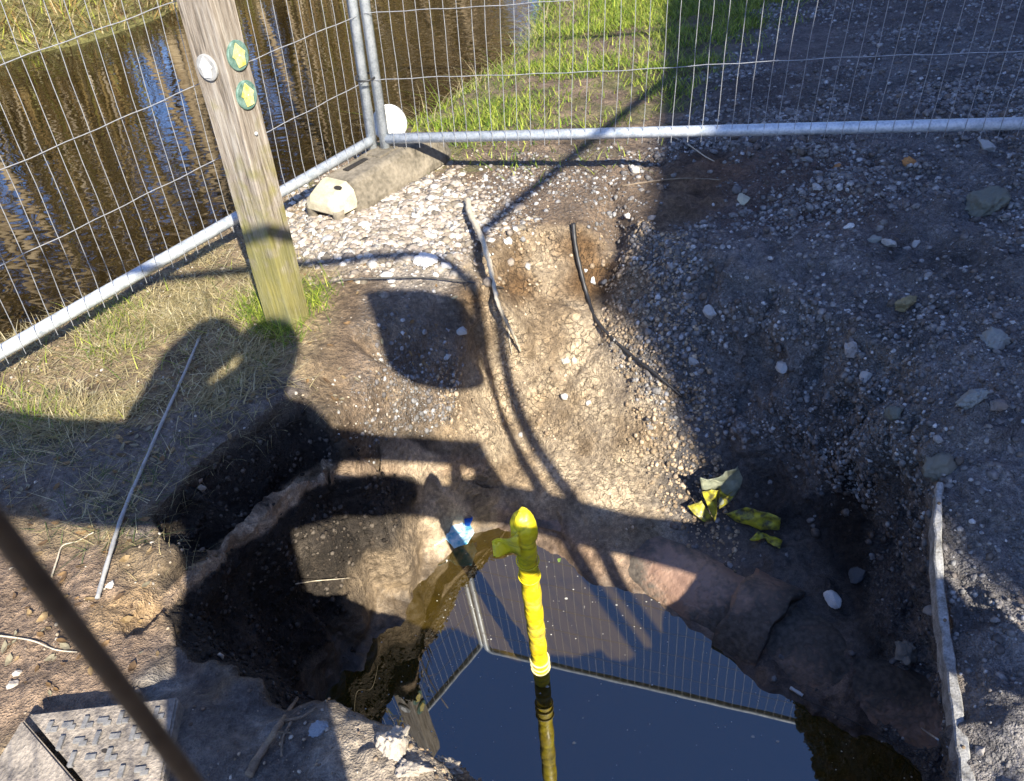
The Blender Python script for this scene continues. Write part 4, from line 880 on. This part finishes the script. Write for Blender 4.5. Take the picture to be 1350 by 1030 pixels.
n_ = 260; wl_ = (pz([(0, 560), (380, 440), (470, 540), (300, 590), (205, 670), (230, 730), (210, 900), (0, 940)]) + .3 * pz([(400, 380), (650, 380), (650, 560), (430, 540)])) * (dpit > .02) * landonly * area; rg = np.random.default_rng(77)
idx = rg.choice(len(GV), n_, p=wl_ / wl_.sum()); V = []; Fc = []; CL = []
for q in idx:
    c_ = Vector(GV[q]) + Vector(GN2[q]) * .003; t_ = Vector(GN2[q]).orthogonal().normalized(); t_ = Matrix.Rotation(rg.uniform(0, 6.28), 3, Vector(GN2[q])) @ t_; b_ = Vector(GN2[q]).cross(t_); L_ = rg.uniform(.006, .016); k = len(V); cv = rg.uniform(.1, .5)
    for a_, w_, h_ in ((-1, 0, cv), (-.4, .42, .1), (.3, .38, .1), (1, 0, cv), (.3, -.38, cv * .8), (-.4, -.42, cv), (0, 0, 0)): V.append(c_ + t_ * a_ * L_ + b_ * w_ * L_ + Vector(GN2[q]) * h_ * L_)
    Fc += [(k, k + 6, k + 1), (k + 1, k + 6, k + 2), (k + 2, k + 6, k + 3), (k + 3, k + 6, k + 4), (k + 4, k + 6, k + 5), (k + 5, k + 6, k)]; cc = [(.24, .15, .07), (.34, .24, .12), (.14, .09, .05), (.30, .27, .18)][rg.integers(0, 4)]; CL += [(*cc, 1.)] * 7
o = mobj('fallen_leaves', V, Fc, M['blade'], None, False); at_ = o.data.attributes.new('col', 'FLOAT_COLOR', 'POINT'); at_.data.foreach_set('color', np.array(CL, np.float32).ravel()); tag(o, 'small dead leaves scattered on the trodden left bank', 'leaf litter', kind='stuff')
# far bank growth
n_ = 9000; rg = np.random.default_rng(5); pts = []
FP = np.array(FARB)[:, :2]; cum = np.r_[0, np.cumsum(np.linalg.norm(np.diff(FP, axis=0), axis=1))]
s_ = rg.uniform(7, min(cum[-1], 24), n_); bx = np.interp(s_, cum, FP[:, 0]); by = np.interp(s_, cum, FP[:, 1]); o_ = rg.exponential(.8, n_); bx += -.6 * o_; by += .8 * o_
pts = np.array([(a, b, gz(a, b, 6)) for a, b in zip(bx, by)])
blades('bank_growth', None, n_, .12, .42, .006, STR + GRN[2:3] + [(.2, .14, .06), (.34, .22, .08), (.12, .08, .04)] * 2, 'tangled dry and green growth on the far river bank', 'bank growth', 40, .7, .6, extra_pos=pts)

n_ = 22000; s_ = rg.uniform(3, min(cum[-1], 34), n_); o_ = .9 + rg.exponential(.9, n_); bx = np.interp(s_, cum, FP[:, 0]) - .6 * o_; by = np.interp(s_, cum, FP[:, 1]) + .8 * o_
lump = noise(np.c_[bx * .7, by * .7, bx * 0], 1, 4) > -.25; bx, by = bx[lump], by[lump]
pts = np.array([(a, b, .15) for a, b in zip(bx, by)])
blades('thicket', None, n_, .4, 3.4, .014, [(.30, .2, .08), (.42, .30, .12), (.2, .15, .06), (.12, .09, .04), (.24, .22, .06), (.6, .5, .35)], 'brown thicket of stems above the far river bank', 'thicket', 41, .18, .25, extra_pos=pts)
# flecks drifting on the flooded hole
n_ = 420; fx = rg.uniform(-.55, 1.0, n_); fy = rg.uniform(.75, 1.95, n_); V = []; Fc = []
for a, b in zip(fx, fy):
    k = len(V); r_ = rg.uniform(.0006, .0022) * (2.2 if rg.random() < .05 else 1); t_ = rg.uniform(0, 6)
    V += [(a + r_ * math.cos(t_ + j * 1.05) * (1 + .5 * (j % 2)), b + r_ * math.sin(t_ + j * 1.05), WZ + .0008) for j in range(6)]; Fc.append(tuple(range(k, k + 6)))
o = mobj('floating_flecks', V, Fc, noisy('pale_fleck', (.35, .34, .3), (.6, .6, .56), 30, .8, 0), None, False); tag(o, 'pale flecks drifting on the dark water in the hole', 'flecks', kind='stuff')

# ---------------------------------------------------------------- yellow taped pole in the water
def pole():
    b = Vector((.006, 1.283, WZ)); up = Vector((-.010, -.133, .865)).normalized(); r = root('taped_pole', b + Vector((0, 0, -.3)), 'upright pole wrapped in bright yellow tape, standing in the flooded hole', 'pole')
    top = .845
    n_ = 64; pts = [b + up * (-.3 + (top + .3) * i / n_) for i in range(n_ + 1)]
    rad = [.0240 + .0008 * math.sin(i * 1.1) + .0005 * math.sin(i * 5.1) for i in range(n_ + 1)]; rad[-1] = .022
    MB().tube(pts, rad, 20).build('wrapped_shaft', M['tape'], r)
    # knotted bag over the head
    bm = bmesh.new(); bmesh.ops.create_uvsphere(bm, u_segments=28, v_segments=22, radius=1); V = np.array([v.co[:] for v in bm.verts])
    V = V * (1 + .07 * fbm(V, 2.2, 3, 4))[:, None]; c_ = np.array(b + up * .82)
    V = V * np.array([.031, .031, .058]); V[:, 2] += .01
    for v, q in zip(bm.verts, V): v.co = q + c_
    bobj('bag_head', bm, M['tape'], r)
    f = MB(); n1, n2 = 12, 9; A = c_ + np.array([-.012, -.026, .015]); 
    for i in range(n1):
        for j in range(n2):
            s, t = i / (n1 - 1), j / (n2 - 1)
            f.v.append(Vector((A[0] - .062 * s, A[1] - .012 * math.sin(s * 5 + t * 3) + .01 * s, A[2] + .02 - .085 * t * (1 - .62 * s) - .045 * s + .005 * math.sin(9 * t + 4 * s))))
    for i in range(n1 - 1):
        for j in range(n2 - 1): q = i * n2 + j; f.f.append((q, q + 1, q + n2 + 1, q + n2))
    o = f.build('loose_flap', M['tape'], r); md = o.modifiers.new('thick', 'SOLIDIFY'); md.thickness = .002
    for zz in (.10, .125, .155, .63, .70):
        ring = MB(); ring.tube([b + up * (zz + .006 * math.sin(a)) + Vector((math.cos(a), math.sin(a), 0)) * .0265 for a in [2 * math.pi * i / 24 for i in range(25)]], .0016 if zz > .3 else .0028, 6, False)
        ring.build('tape_ridge', M['tape'] if zz > .3 else noisy('scuffed_tape', (.55, .48, .2), (.75, .68, .4), 40, .6) , r)
    return settle(r)
pole()

# ---------------------------------------------------------------- crumpled sheets
def crumple(name, outline, m, parent, zf, amp=.012, seed=1, res=.006, thick=.0012):
    """sheet over a plan outline, creased in height"""
    rd = delaunay_2d_cdt([Vector(p) for p in outline], [], [list(range(len(outline)))], 1, 1e-6); bm = bmesh.new()
    vs = [bm.verts.new((v.x, v.y, 0)) for v in rd[0]]
    for f in rd[2]:
        try: bm.faces.new([vs[i] for i in f])
        except ValueError: pass
    for _ in range(7):
        es = [e for e in bm.edges if e.calc_length() > res * 1.6]
        if not es: break
        bmesh.ops.subdivide_edges(bm, edges=es, cuts=1); bmesh.ops.triangulate(bm, faces=bm.faces)
    V = np.array([v.co[:] for v in bm.verts]); cr = 1 - 2 * np.abs(noise(V, 24, seed)); cr2 = 1 - 2 * np.abs(noise(V, 55, seed + 3))
    hgt = amp * (cr + .4 * cr2) + amp * .8 * noise(V, 9, seed + 8)
    for v, q, h in zip(bm.verts, V, hgt): v.co = (q[0] + .4 * h, q[1] - .3 * h, zf(q[0], q[1]) + h)
    o = bobj(name, bm, m, parent); md = o.modifiers.new('thick', 'SOLIDIFY'); md.thickness = thick; return o
def plan(pix, zz): return [tuple(P(px, py, zz)[:2]) for px, py in pix]
r = root('disposable_glove', P(600, 705, WZ), 'crumpled light and dark blue disposable glove floating at the water edge', 'glove')
wz = lambda a, b: WZ + .045
crumple('glove_palm', plan([(577, 690), (588, 683), (600, 692), (606, 697), (620, 699), (626, 712), (616, 728), (600, 732), (588, 722), (574, 730), (568, 722), (583, 708)], WZ + .01), M['glove'], r, wz, .010, 2)
crumple('glove_cuff', plan([(611, 692), (616, 684), (624, 686), (622, 696), (619, 703), (613, 702)], WZ + .03), M['glove_dark'], r, lambda a, b: wz(a, b) + .014, .010, 9)
settle(r)
r = root('torn_bag', P(940, 690, -.63), 'torn muddy yellow and clear plastic bag half buried at the foot of the gravel slope', 'plastic bag')
gzz = lambda a, b: gz(a, b, -.25) + .02
def raised(pix, lifts, m, seed, nm, amp=.006):
    """fan of film: a ring of survey points lifted off the mud"""
    pts = [Vector(P(px, py, seen(px, py)[0].z + l)) for (px, py), l in zip(pix, lifts)]; c = sum(pts, Vector()) / len(pts); bm = bmesh.new()
    vs = [bm.verts.new(p) for p in pts]; cv = bm.verts.new(c)
    for i in range(len(vs)): bm.faces.new((vs[i], vs[(i + 1) % len(vs)], cv))
    for _ in range(3): bmesh.ops.subdivide_edges(bm, edges=bm.edges[:], cuts=1, use_grid_fill=True); bmesh.ops.triangulate(bm, faces=bm.faces)
    bmesh.ops.smooth_vert(bm, verts=[v for v in bm.verts if not v.is_boundary], factor=.5, use_axis_x=True, use_axis_y=True, use_axis_z=True)
    V = np.array([v.co[:] for v in bm.verts]); h = amp * (1 - 2 * np.abs(noise(V, 30, seed))) + amp * .5 * noise(V, 80, seed + 1)
    bm.normal_update()
    for v, k in zip(bm.verts, h): v.co += v.normal * float(k)
    o = bobj(nm, bm, m, r); md = o.modifiers.new('thick', 'SOLIDIFY'); md.thickness = .0012
raised([(906, 667), (925, 661), (932, 672), (942, 686), (928, 688), (915, 678)], [.03, .05, .03, .01, .01, .02], M['bag'], 3, 'yellow_flap')
raised([(925, 649), (938, 646), (948, 648), (945, 668), (942, 688), (935, 672)], [.08, .09, .08, .04, .01, .04], M['bag'], 5, 'yellow_flap')
raised([(922, 628), (932, 634), (948, 630), (958, 622), (972, 615), (979, 630), (976, 645), (962, 662), (948, 670), (946, 646), (926, 648)], [.10, .10, .10, .10, .10, .08, .07, .04, .03, .07, .08], M['bag_clear'], 7, 'clear_film')
raised([(947, 644), (960, 655), (975, 645), (962, 662), (948, 672)], [.075, .07, .07, .05, .03], M['bag'], 9, 'yellow_flap')
raised([(955, 678), (970, 673), (984, 669), (1010, 676), (1029, 684), (1027, 700), (1016, 698), (1002, 700), (985, 692), (968, 688)], [.02, .03, .05, .05, .04, .03, .03, .02, .02, .01], M['bag'], 11, 'yellow_flap', .009)
raised([(988, 712), (1000, 700), (1012, 704), (1032, 712), (1028, 724), (1016, 716), (1004, 706), (992, 714)], [.03, .05, .04, .03, .02, .02, .03, .02], M['bag'], 13, 'yellow_flap')
settle(r)
p_, nn_ = seen(738, 741)
m = MB(); m.v = [p_ + Vector((dx_ * .012, dy_ * .012, .006 + .003 * dz_)) for dx_, dy_, dz_ in ((-1.2, 0, 0), (-.4, .7, 1), (.6, .8, .6), (1.4, .2, 0), (.6, -.5, .5), (-.4, -.6, .8))]; m.f = [(0, 1, 4 + 1), (1, 2, 4, 5), (2, 3, 4)]
tag(m.build('green_leaf', noisy('green_leaf', (.12, .2, .03), (.25, .36, .08), 60, .5)), 'small green leaf beside the broken clay pipe', 'leaf')

# ---------------------------------------------------------------- clay pipe along the water
def pipe():
    r = root('clay_pipe', (.55, 1.5, -.78), 'broken reddish clay drain pipe half buried along the far edge of the water', 'pipe')
    def tube_seg(a, b, rad, nm, seed, m=M['clay'], a0=0, a1=2 * math.pi, wall=.022):
        a, b = Vector(a), Vector(b); t = (b - a).normalized(); s_ = t.cross(Vector((0, 0, 1))).normalized(); u_ = s_.cross(t); n1 = max(6, int((b - a).length / .012)); n2 = 56; V = []; mb = MB()
        for i in range(n1 + 1):
            for j in range(n2 + 1):
                w = a0 + (a1 - a0) * j / n2; V.append(a + (b - a) * i / n1 + (s_ * math.cos(w) + u_ * math.sin(w)) * rad)
        V = np.array(V); d = .008 * fbm(V, 7, 4, seed); c = np.repeat([np.array(a + (b - a) * i / n1) for i in range(n1 + 1)], n2 + 1, 0); e = (V - c) / rad; V = V + e * d[:, None]
        jag = .018 * noise(np.c_[np.arange(n2 + 1) * .35, np.zeros(n2 + 1), np.full(n2 + 1, seed)], 1, 3)
        V[:n2 + 1] += np.outer(jag, np.array(t)); V[-n2 - 1:] += np.outer(jag[::-1], np.array(t))
        mb.v = [Vector(v) for v in V]
        for i in range(n1):
            for j in range(n2): q = i * (n2 + 1) + j; mb.f.append((q, q + n2 + 1, q + n2 + 2, q + 1))
        o = mb.build(nm, m, r); md = o.modifiers.new('wall', 'SOLIDIFY'); md.thickness = wall; md.offset = -1
    z0 = -.835
    tube_seg((.33, 1.79, z0), (.70, 1.42, z0), .150, 'pipe_barrel', 1)
    tube_seg((.655, 1.46, z0 + .01), (.755, 1.36, z0 + .01), .178, 'pipe_socket', 2)
    tube_seg((.735, 1.38, z0 + .01), (1.15, .99, z0 - .02), .150, 'pipe_barrel', 3)
    tube_seg((.03, 1.95, z0 - .01), (.26, 1.84, z0), .14, 'pipe_shard', 4, a0=.9, a1=2.5)
    return settle(r)
pipe()

# ---------------------------------------------------------------- footplate at the near left
def plate():
    q = [Vector(P(px, py, .065)) for px, py in ((32, 942), (234, 918), (212, 1050), (130, 1050))]
    c = sum(q, Vector()) / 4; r = root('patterned_footplate', (c.x, c.y, .0), 'worn grey footplate with raised ridges and a dark seam, near left corner', 'footplate')
    def slab(nm, corners, th=.05):
        bm = bmesh.new(); t = [bm.verts.new(v) for v in corners]; b_ = [bm.verts.new(Vector((v.x, v.y, v.z - th))) for v in corners]; n = len(t)
        bm.faces.new(t); bm.faces.new(b_[::-1])
        for i in range(n): bm.faces.new((t[i], t[(i + 1) % n], b_[(i + 1) % n], b_[i]))
        bmesh.ops.recalc_face_normals(bm, faces=bm.faces); bmesh.ops.bevel(bm, geom=bm.edges[:], offset=.004, segments=2, affect='EDGES'); return bobj(nm, bm, M['cast'], r, False)
    s1 = [Vector(P(*a, .065)) for a in ((36, 941), (235, 918), (222, 985), (205, 1075), (118, 1075), (110, 1030))]
    s2 = [Vector(P(a, b, zz)) for a, b, zz in ((29, 947, .062), (104, 1034, .062), (112, 1078, .062), (-20, 1078, .03), (-6, 1005, .035))]
    slab('main_plate', s1); slab('side_plate', s2)
    rg2 = random.Random(4); A = Vector(P(60, 955, .065)); e1 = (Vector(P(220, 935, .065)) - A).normalized(); e2 = Vector((-e1.y, e1.x, 0)); e2 = -e2 if e2.y > 0 else e2
    rid = MB(); k = 0
    inside = lambda p, poly: polydist(np.array([[p.x, p.y]]), [np.array(v) for v in poly])[0] < -.006
    for i in range(7):
        for j in range(6):
            c_ = A + e1 * (.012 + .032 * i) + e2 * (.008 + .034 * j)
            if not inside(c_, s1): continue
            if rg2.random() < .12: continue
            L_ = rg2.uniform(.018, .026)
            if (i + j) % 2: rid.box(c_ + Vector((0, 0, .001)), L_, .0085, .007, e1, e2)
            else: rid.box(c_ + Vector((0, 0, .0014)), .0085, L_, .0075, e1, e2)
            if rg2.random() < .5: rid.box(c_ + e1 * .009 + e2 * .006 + Vector((0, 0, .0006)), .013, .008, .0062, e1, e2)
    e2n = Vector((0, 0, 1)); B = [Vector(v) for v in s2]
    nrm = (B[1] - B[0]).cross(B[3] - B[0]).normalized(); nrm = nrm if nrm.z > 0 else -nrm; f1 = (B[1] - B[0]).normalized(); f2 = nrm.cross(f1)
    for i in range(5):
        for j in range(5):
            c_ = B[0] + f1 * (.02 + .033 * i) - f2 * (-.13 + .033 * j)
            if inside(c_, s2): rid.box(c_ + nrm * .001, .018 if (i + j) % 2 else .006, .006 if (i + j) % 2 else .018, .005, f1, f2)
    rid.build('raised_ridges', M['ridge'], r, False)
    h_ = MB(); p_ = Vector(P(138, 990, .0658)); h_.v = [p_ + e1 * .0065 * math.cos(a) + e2 * .0045 * math.sin(a + .4) for a in [i * math.pi / 6 for i in range(12)]]; h_.f = [tuple(range(12))]; h_.build('lifting_hole', M['dark_hole'], r, False)
    return settle(r)
plate()

# ---------------------------------------------------------------- what throws the shadows, behind and beside the viewer
def flat_cut(name, outer, y_, th, m, parent=None, holes=()):
    pts = [Vector(p) for p in outer]; faces = [list(range(len(pts)))]; k = len(pts)
    for h_ in holes: pts += [Vector(p) for p in h_]; faces.append(list(range(k, k + len(h_)))); k += len(h_)
    if holes:
        rd = delaunay_2d_cdt(pts, [], faces, 0, 1e-6, True); tri = [f for f, o in zip(rd[2], rd[5]) if list(o) == [0]]
        vs = rd[0]
    else:
        rd = delaunay_2d_cdt(pts, [], faces, 1, 1e-6); tri = rd[2]; vs = rd[0]
    o = mobj(name, [(v.x, y_, v.y) for v in vs], tri, m, parent, False); md = o.modifiers.new('thick', 'SOLIDIFY'); md.thickness = th; md.offset = 0; return o
dy = NY + .025 - (-.05); ox, oz = .404 * -dy, .784 * -dy     # shift of the outlines to their real plane along the sun
sh = lambda L_: [(a + ox, b + oz) for a, b in L_]
M['shadow_board'] = noisy('shadow_board_grey', (.30, .30, .30), (.4, .4, .4), 12, .5)
M['shadow_plank'] = noisy('shadow_plank_wood', (.28, .2, .12), (.4, .3, .18), 12, .7)
o = flat_cut('leaf_shadow_board', sh([(.490, 1.872), (.601, 1.876), (.704, 1.862), (.788, 1.835), (.835, 1.785), (.862, 1.703), (.855, 1.549), (.838, 1.43), (.815, 1.405), (.745, 1.395), (.63, 1.408), (.532, 1.44), (.463, 1.50), (.462, 1.619), (.472, 1.735)]), NY + .025, .006, M['shadow_board']); tag(o, 'unseen rounded board added at the near fence to cast the leaf-shaped shadow', 'shadow_board')  # added out of view, outline traced back along the sun from its shadow
r = root('shadow_planks', (.4, NY + .025, .3), 'unseen boards added at the near fence, cut to cast the banded shadow', 'shadow_caster')  # added out of view, boards and struts only there to shape the shadow bands
flat_cut('upper_caster', sh([(-.1, 1.47), (.06, 1.45), (.15, 1.397), (.19, 1.306), (.316, 1.256), (.512, 1.206), (.723, 1.156), (.735, 1.06), (.62, 1.064), (.569, 1.080), (.116, 1.197), (-.1, 1.2)]), NY + .025, .012, M['shadow_plank'], r)
flat_cut('lower_caster', sh([(-.1, 1.196), (.112, 1.193), (.100, 1.150), (.35, 1.07), (.46, 1.005), (.55, .985), (.572, 1.076), (.615, 1.060), (.613, 1.0), (.653, .991), (.662, 1.035), (.625, 1.06), (.735, 1.056), (.776, .94), (.92, .88), (1.1, .79), (1.35, .72), (1.35, .46), (1.135, .581), (1.0, .641), (.85, .70), (.707, .768), (.537, .808), (.3, .925), (.1, .967), (-.1, .967)]), NY + .025, .012, M['shadow_plank'], r)
flat_cut('side_caster', sh([(-1.6, 1.60), (-.757, 1.495), (-.56, 1.435), (-.374, 1.398), (-.30, 1.38), (-.30, 1.06), (-.486, 1.09), (-.72, 1.141), (-1.6, 1.20)]), NY + .025, .012, M['shadow_plank'], r)
for x_ in (-1.5, -1.0): MB().box((x_, NY + .012, .65), .05, .012, 1.4).build('caster_strut', M['shadow_plank'], r, False)
MB().box((1.33 + ox, NY + .012, .38), .05, .012, .8).build('caster_strut', M['shadow_plank'], r, False)
settle(r)
def person():
    dyp = -.30; k = -(dyp + .05); ox_, oz_ = .404 * k, .784 * k; sx = ox_
    r = root('person', (-.12 + sx, dyp, 0), 'person in a dark hooded jacket standing behind the near fence holding up a phone', 'person')
    J = {'pel': (-.19, .92, 0), 'sp': (-.14, 1.2, 0), 'ch': (-.13, 1.42, 0), 'nk': (.03, 1.58, .02), 'hd': (.10, 1.71, .03), 'hd2': (.09, 1.81, .03), 'lsh': (-.29, 1.50, 0), 'lel': (-.20, 1.65, .08), 'lha': (-.03, 1.78, .06),
         'rsh': (.03, 1.46, 0), 'rel': (.10, 1.20, .08), 'rha': (.02, 1.36, .17), 'lhp': (-.27, .9, 0), 'lkn': (-.30, .5, .03), 'lft': (-.31, .08, 0), 'ltoe': (-.31, .04, .16), 'rhp': (-.13, .9, 0), 'rkn': (-.15, .5, .03), 'rft': (-.15, .08, 0), 'rtoe': (-.15, .04, .16)}
    Rr = {'pel': .13, 'sp': .14, 'ch': .16, 'nk': .075, 'hd': .11, 'hd2': .10, 'lsh': .085, 'lel': .10, 'lha': .105, 'rsh': .075, 'rel': .055, 'rha': .04, 'lhp': .10, 'lkn': .075, 'lft': .055, 'ltoe': .045, 'rhp': .08, 'rkn': .065, 'rft': .055, 'rtoe': .045}
    E_ = [('pel', 'sp'), ('sp', 'ch'), ('ch', 'nk'), ('nk', 'hd'), ('hd', 'hd2'), ('ch', 'lsh'), ('lsh', 'lel'), ('lel', 'lha'), ('ch', 'rsh'), ('rsh', 'rel'), ('rel', 'rha'), ('pel', 'lhp'), ('lhp', 'lkn'), ('lkn', 'lft'), ('lft', 'ltoe'), ('pel', 'rhp'), ('rhp', 'rkn'), ('rkn', 'rft'), ('rft', 'rtoe')]
    ks = list(J); me = bpy.data.meshes.new('person_body'); me.from_pydata([(J[k_][0] + sx, dyp + J[k_][2], J[k_][1] * (1.06 if J[k_][1] > .9 else 1)) for k_ in ks], [(ks.index(a), ks.index(b)) for a, b in E_], [])
    o = bpy.data.objects.new('body', me); link(o, r); me.materials.append(noisy('dark_jacket', (.02, .025, .04), (.04, .045, .06), 30, .8))
    sk = o.modifiers.new('skin', 'SKIN'); o.modifiers.new('sub', 'SUBSURF').levels = 2; o.modifiers['sub'].render_levels = 2
    for i, k_ in enumerate(ks): me.skin_vertices[0].data[i].radius = (Rr[k_], Rr[k_]); me.skin_vertices[0].data[i].use_root = (k_ == 'pel')
    return settle(r)
person()
def house():
    a = P(880, 0); b = P(862, 240); d = Vector((a - b)).normalized(); hh = 5.2; k = hh / .7265 * .898 / 1.0
    S_ = np.array([S.x, S.y, S.z]); c = np.array([.334, 2.61, -.29]); t = (hh + .29) / -S_[2]; c0 = Vector(c - S_ * t); c0.z = 0
    r = root('brick_house', c0, 'tall brick gable wall rising to the right behind the viewer', 'house'); out = Vector((d.y, -d.x, 0)).normalized(); L_ = 12
    M['brick'] = noisy('old_brick', (.25, .10, .06), (.36, .17, .11), 8, .85)
    m = MB(); m.box(c0 + d * L_ / 2 + out * 3 + Vector((0, 0, hh / 2)), L_, 6, hh, d, out); m.build('wall', M['brick'], r, False)
    m = MB(); q = c0 + out * 3 + Vector((0, 0, hh))
    for s__ in (0, L_):
        for o_, z_ in ((-3.0, .003), (3.0, .003), (0, 1.6)): m.v.append(q + d * s__ + out * o_ + Vector((0, 0, z_)))
    m.f = [(0, 2, 1), (3, 4, 5), (0, 1, 4, 3), (1, 2, 5, 4), (2, 0, 3, 5)]; m.build('roof', noisy('slate', (.06, .06, .07), (.12, .12, .13), 10, .6), r, False)
    for i in range(4):
        w = MB(); w.box(c0 + d * (2 + 2.6 * i) + out * -.01 + Vector((0, 0, 3.2)), 1.0, .06, 1.3, d, out); fr = w.build('window', M['white'], r, False)
        w = MB(); w.box(c0 + d * (2 + 2.6 * i) + out * -.045 + Vector((0, 0, 3.2)), .86, .01, 1.16, d, out); w.build('pane', noisy('dark_glass', (.02, .025, .03), (.03, .035, .04), 3, .05, 0), fr, False)
    return settle(r)
house()

# ---------------------------------------------------------------- trees on the far bank
M['bark'] = noisy('bare_bark', (.16, .11, .06), (.52, .41, .25), 4, .9, .5, .01)
def mat_twigs():
    t = NT('twig_haze'); oi = t.n('Attribute', attribute_name='col'); t.col(oi.outputs['Color']).rough(.9); return t.m
M['twigs'] = mat_twigs()
def tree_proto(seed, ht, palette, dens=4200, spread=1.):
    rg = random.Random(seed); r = empty('riverside_tree'); b = MB(); tips = []
    def grow(p, d, L_, rad, lev):
        n = 6; pts = [p]; q = p.copy(); dd = d.copy()
        for i in range(n):
            dd = (dd + Vector((rg.gauss(0, .10), rg.gauss(0, .10), rg.gauss(0, .05) + .05))).normalized(); q = q + dd * L_ / n; pts.append(q.copy())
            if lev >= 1: tips.append((q.copy(), dd.copy(), lev))
        b.tube(pts, [rad * (1 - .6 * i / n) for i in range(n + 1)], 9 if lev == 0 else 5, lev > 1)
        if lev < 3:
            for k in range((6, 3, 2)[lev]):
                i = rg.randint(2 if lev == 0 else 1, n); a = rg.uniform(0, 6.28); o_ = Vector((math.cos(a), math.sin(a), rg.uniform(.35, 1.2))).normalized()
                grow(pts[i], (o_ + dd * .5).normalized(), L_ * rg.uniform(.35, .55) * spread, rad * (.42, .5, .5)[lev], lev + 1)
    for q_ in range(4): grow(Vector((rg.uniform(-.5, .5), rg.uniform(-.5, .5), -.3)), Vector((rg.uniform(-.2, .2), rg.uniform(-.2, .2), 1)), ht * rg.uniform(.6, .9), ht * rg.uniform(.004, .011), 0)
    b.build('trunk', M['bark'], r)
    rn = np.random.default_rng(seed); T = np.array([t[0][:] for t in tips]); D = np.array([t[1][:] for t in tips]); i = rn.integers(0, len(T), dens); p = T[i] + rn.normal(size=(dens, 3)) * .12
    d = D[i] + rn.normal(size=(dens, 3)) * .6; d /= np.linalg.norm(d, axis=1)[:, None]; s_ = np.cross(d, rn.normal(size=(dens, 3))); s_ /= np.linalg.norm(s_, axis=1)[:, None]
    L_ = rn.uniform(.12, .45, (dens, 1)); w = rn.uniform(.004, .022, (dens, 1)); V = np.stack([p - s_ * w, p + s_ * w, p + d * L_], 1).reshape(-1, 3)
    me = bpy.data.meshes.new('crown'); Fc = np.arange(3 * dens).reshape(-1, 3); me.from_pydata(V.tolist(), [], Fc.tolist()); me.update()
    pal = np.array(palette)[rn.integers(0, len(palette), dens)] * rn.uniform(.6, 1.3, (dens, 1)); c = np.repeat(pal, 3, 0)
    at = me.attributes.new('col', 'FLOAT_COLOR', 'POINT'); at.data.foreach_set('color', np.concatenate([c, np.ones((len(c), 1))], 1).astype(np.float32).ravel()); me.materials.append(M['twigs'])
    link(bpy.data.objects.new('crown', me), r); return r
BR = [(.36, .22, .08), (.5, .33, .12), (.10, .07, .04), (.05, .035, .02)]; GN_ = [(.18, .18, .04), (.28, .25, .06), (.33, .26, .08)]
protos = [tree_proto(1, 7.5, BR), tree_proto(2, 9, BR + GN_, 5200), tree_proto(3, 6, BR + GN_, 6500), tree_proto(4, 8, BR, 3000)]
spots = []; rg = random.Random(8)
for i in range(40):
    s0 = 3.5 + i * .72 + rg.uniform(-.35, .35); bx_, by_ = np.interp(s0, cum, FP[:, 0]), np.interp(s0, cum, FP[:, 1]); o_ = rg.choice([.9, 1.6, 2.6, 3.8]) + rg.uniform(-.2, .3)
    spots.append((bx_ - .6 * o_, by_ + .8 * o_, rg.uniform(0, 6.28), rg.uniform(.75, 1.2)))
for i, (a, b, rz, sc) in enumerate(spots):
    pr = protos[i % 4]
    if i < 4: o = pr
    else:
        o = pr.copy(); C.objects.link(o)
        for ch in pr.children: c_ = ch.copy(); C.objects.link(c_); c_.parent = o
    o.location = (a, b, gz(a, b, 9)); o.rotation_euler = (0, 0, rz); o.scale = (sc, sc, sc)
    tag(o, 'bare brown tree on the far bank, mirrored in the river', 'tree', 'riverside trees on the far bank')
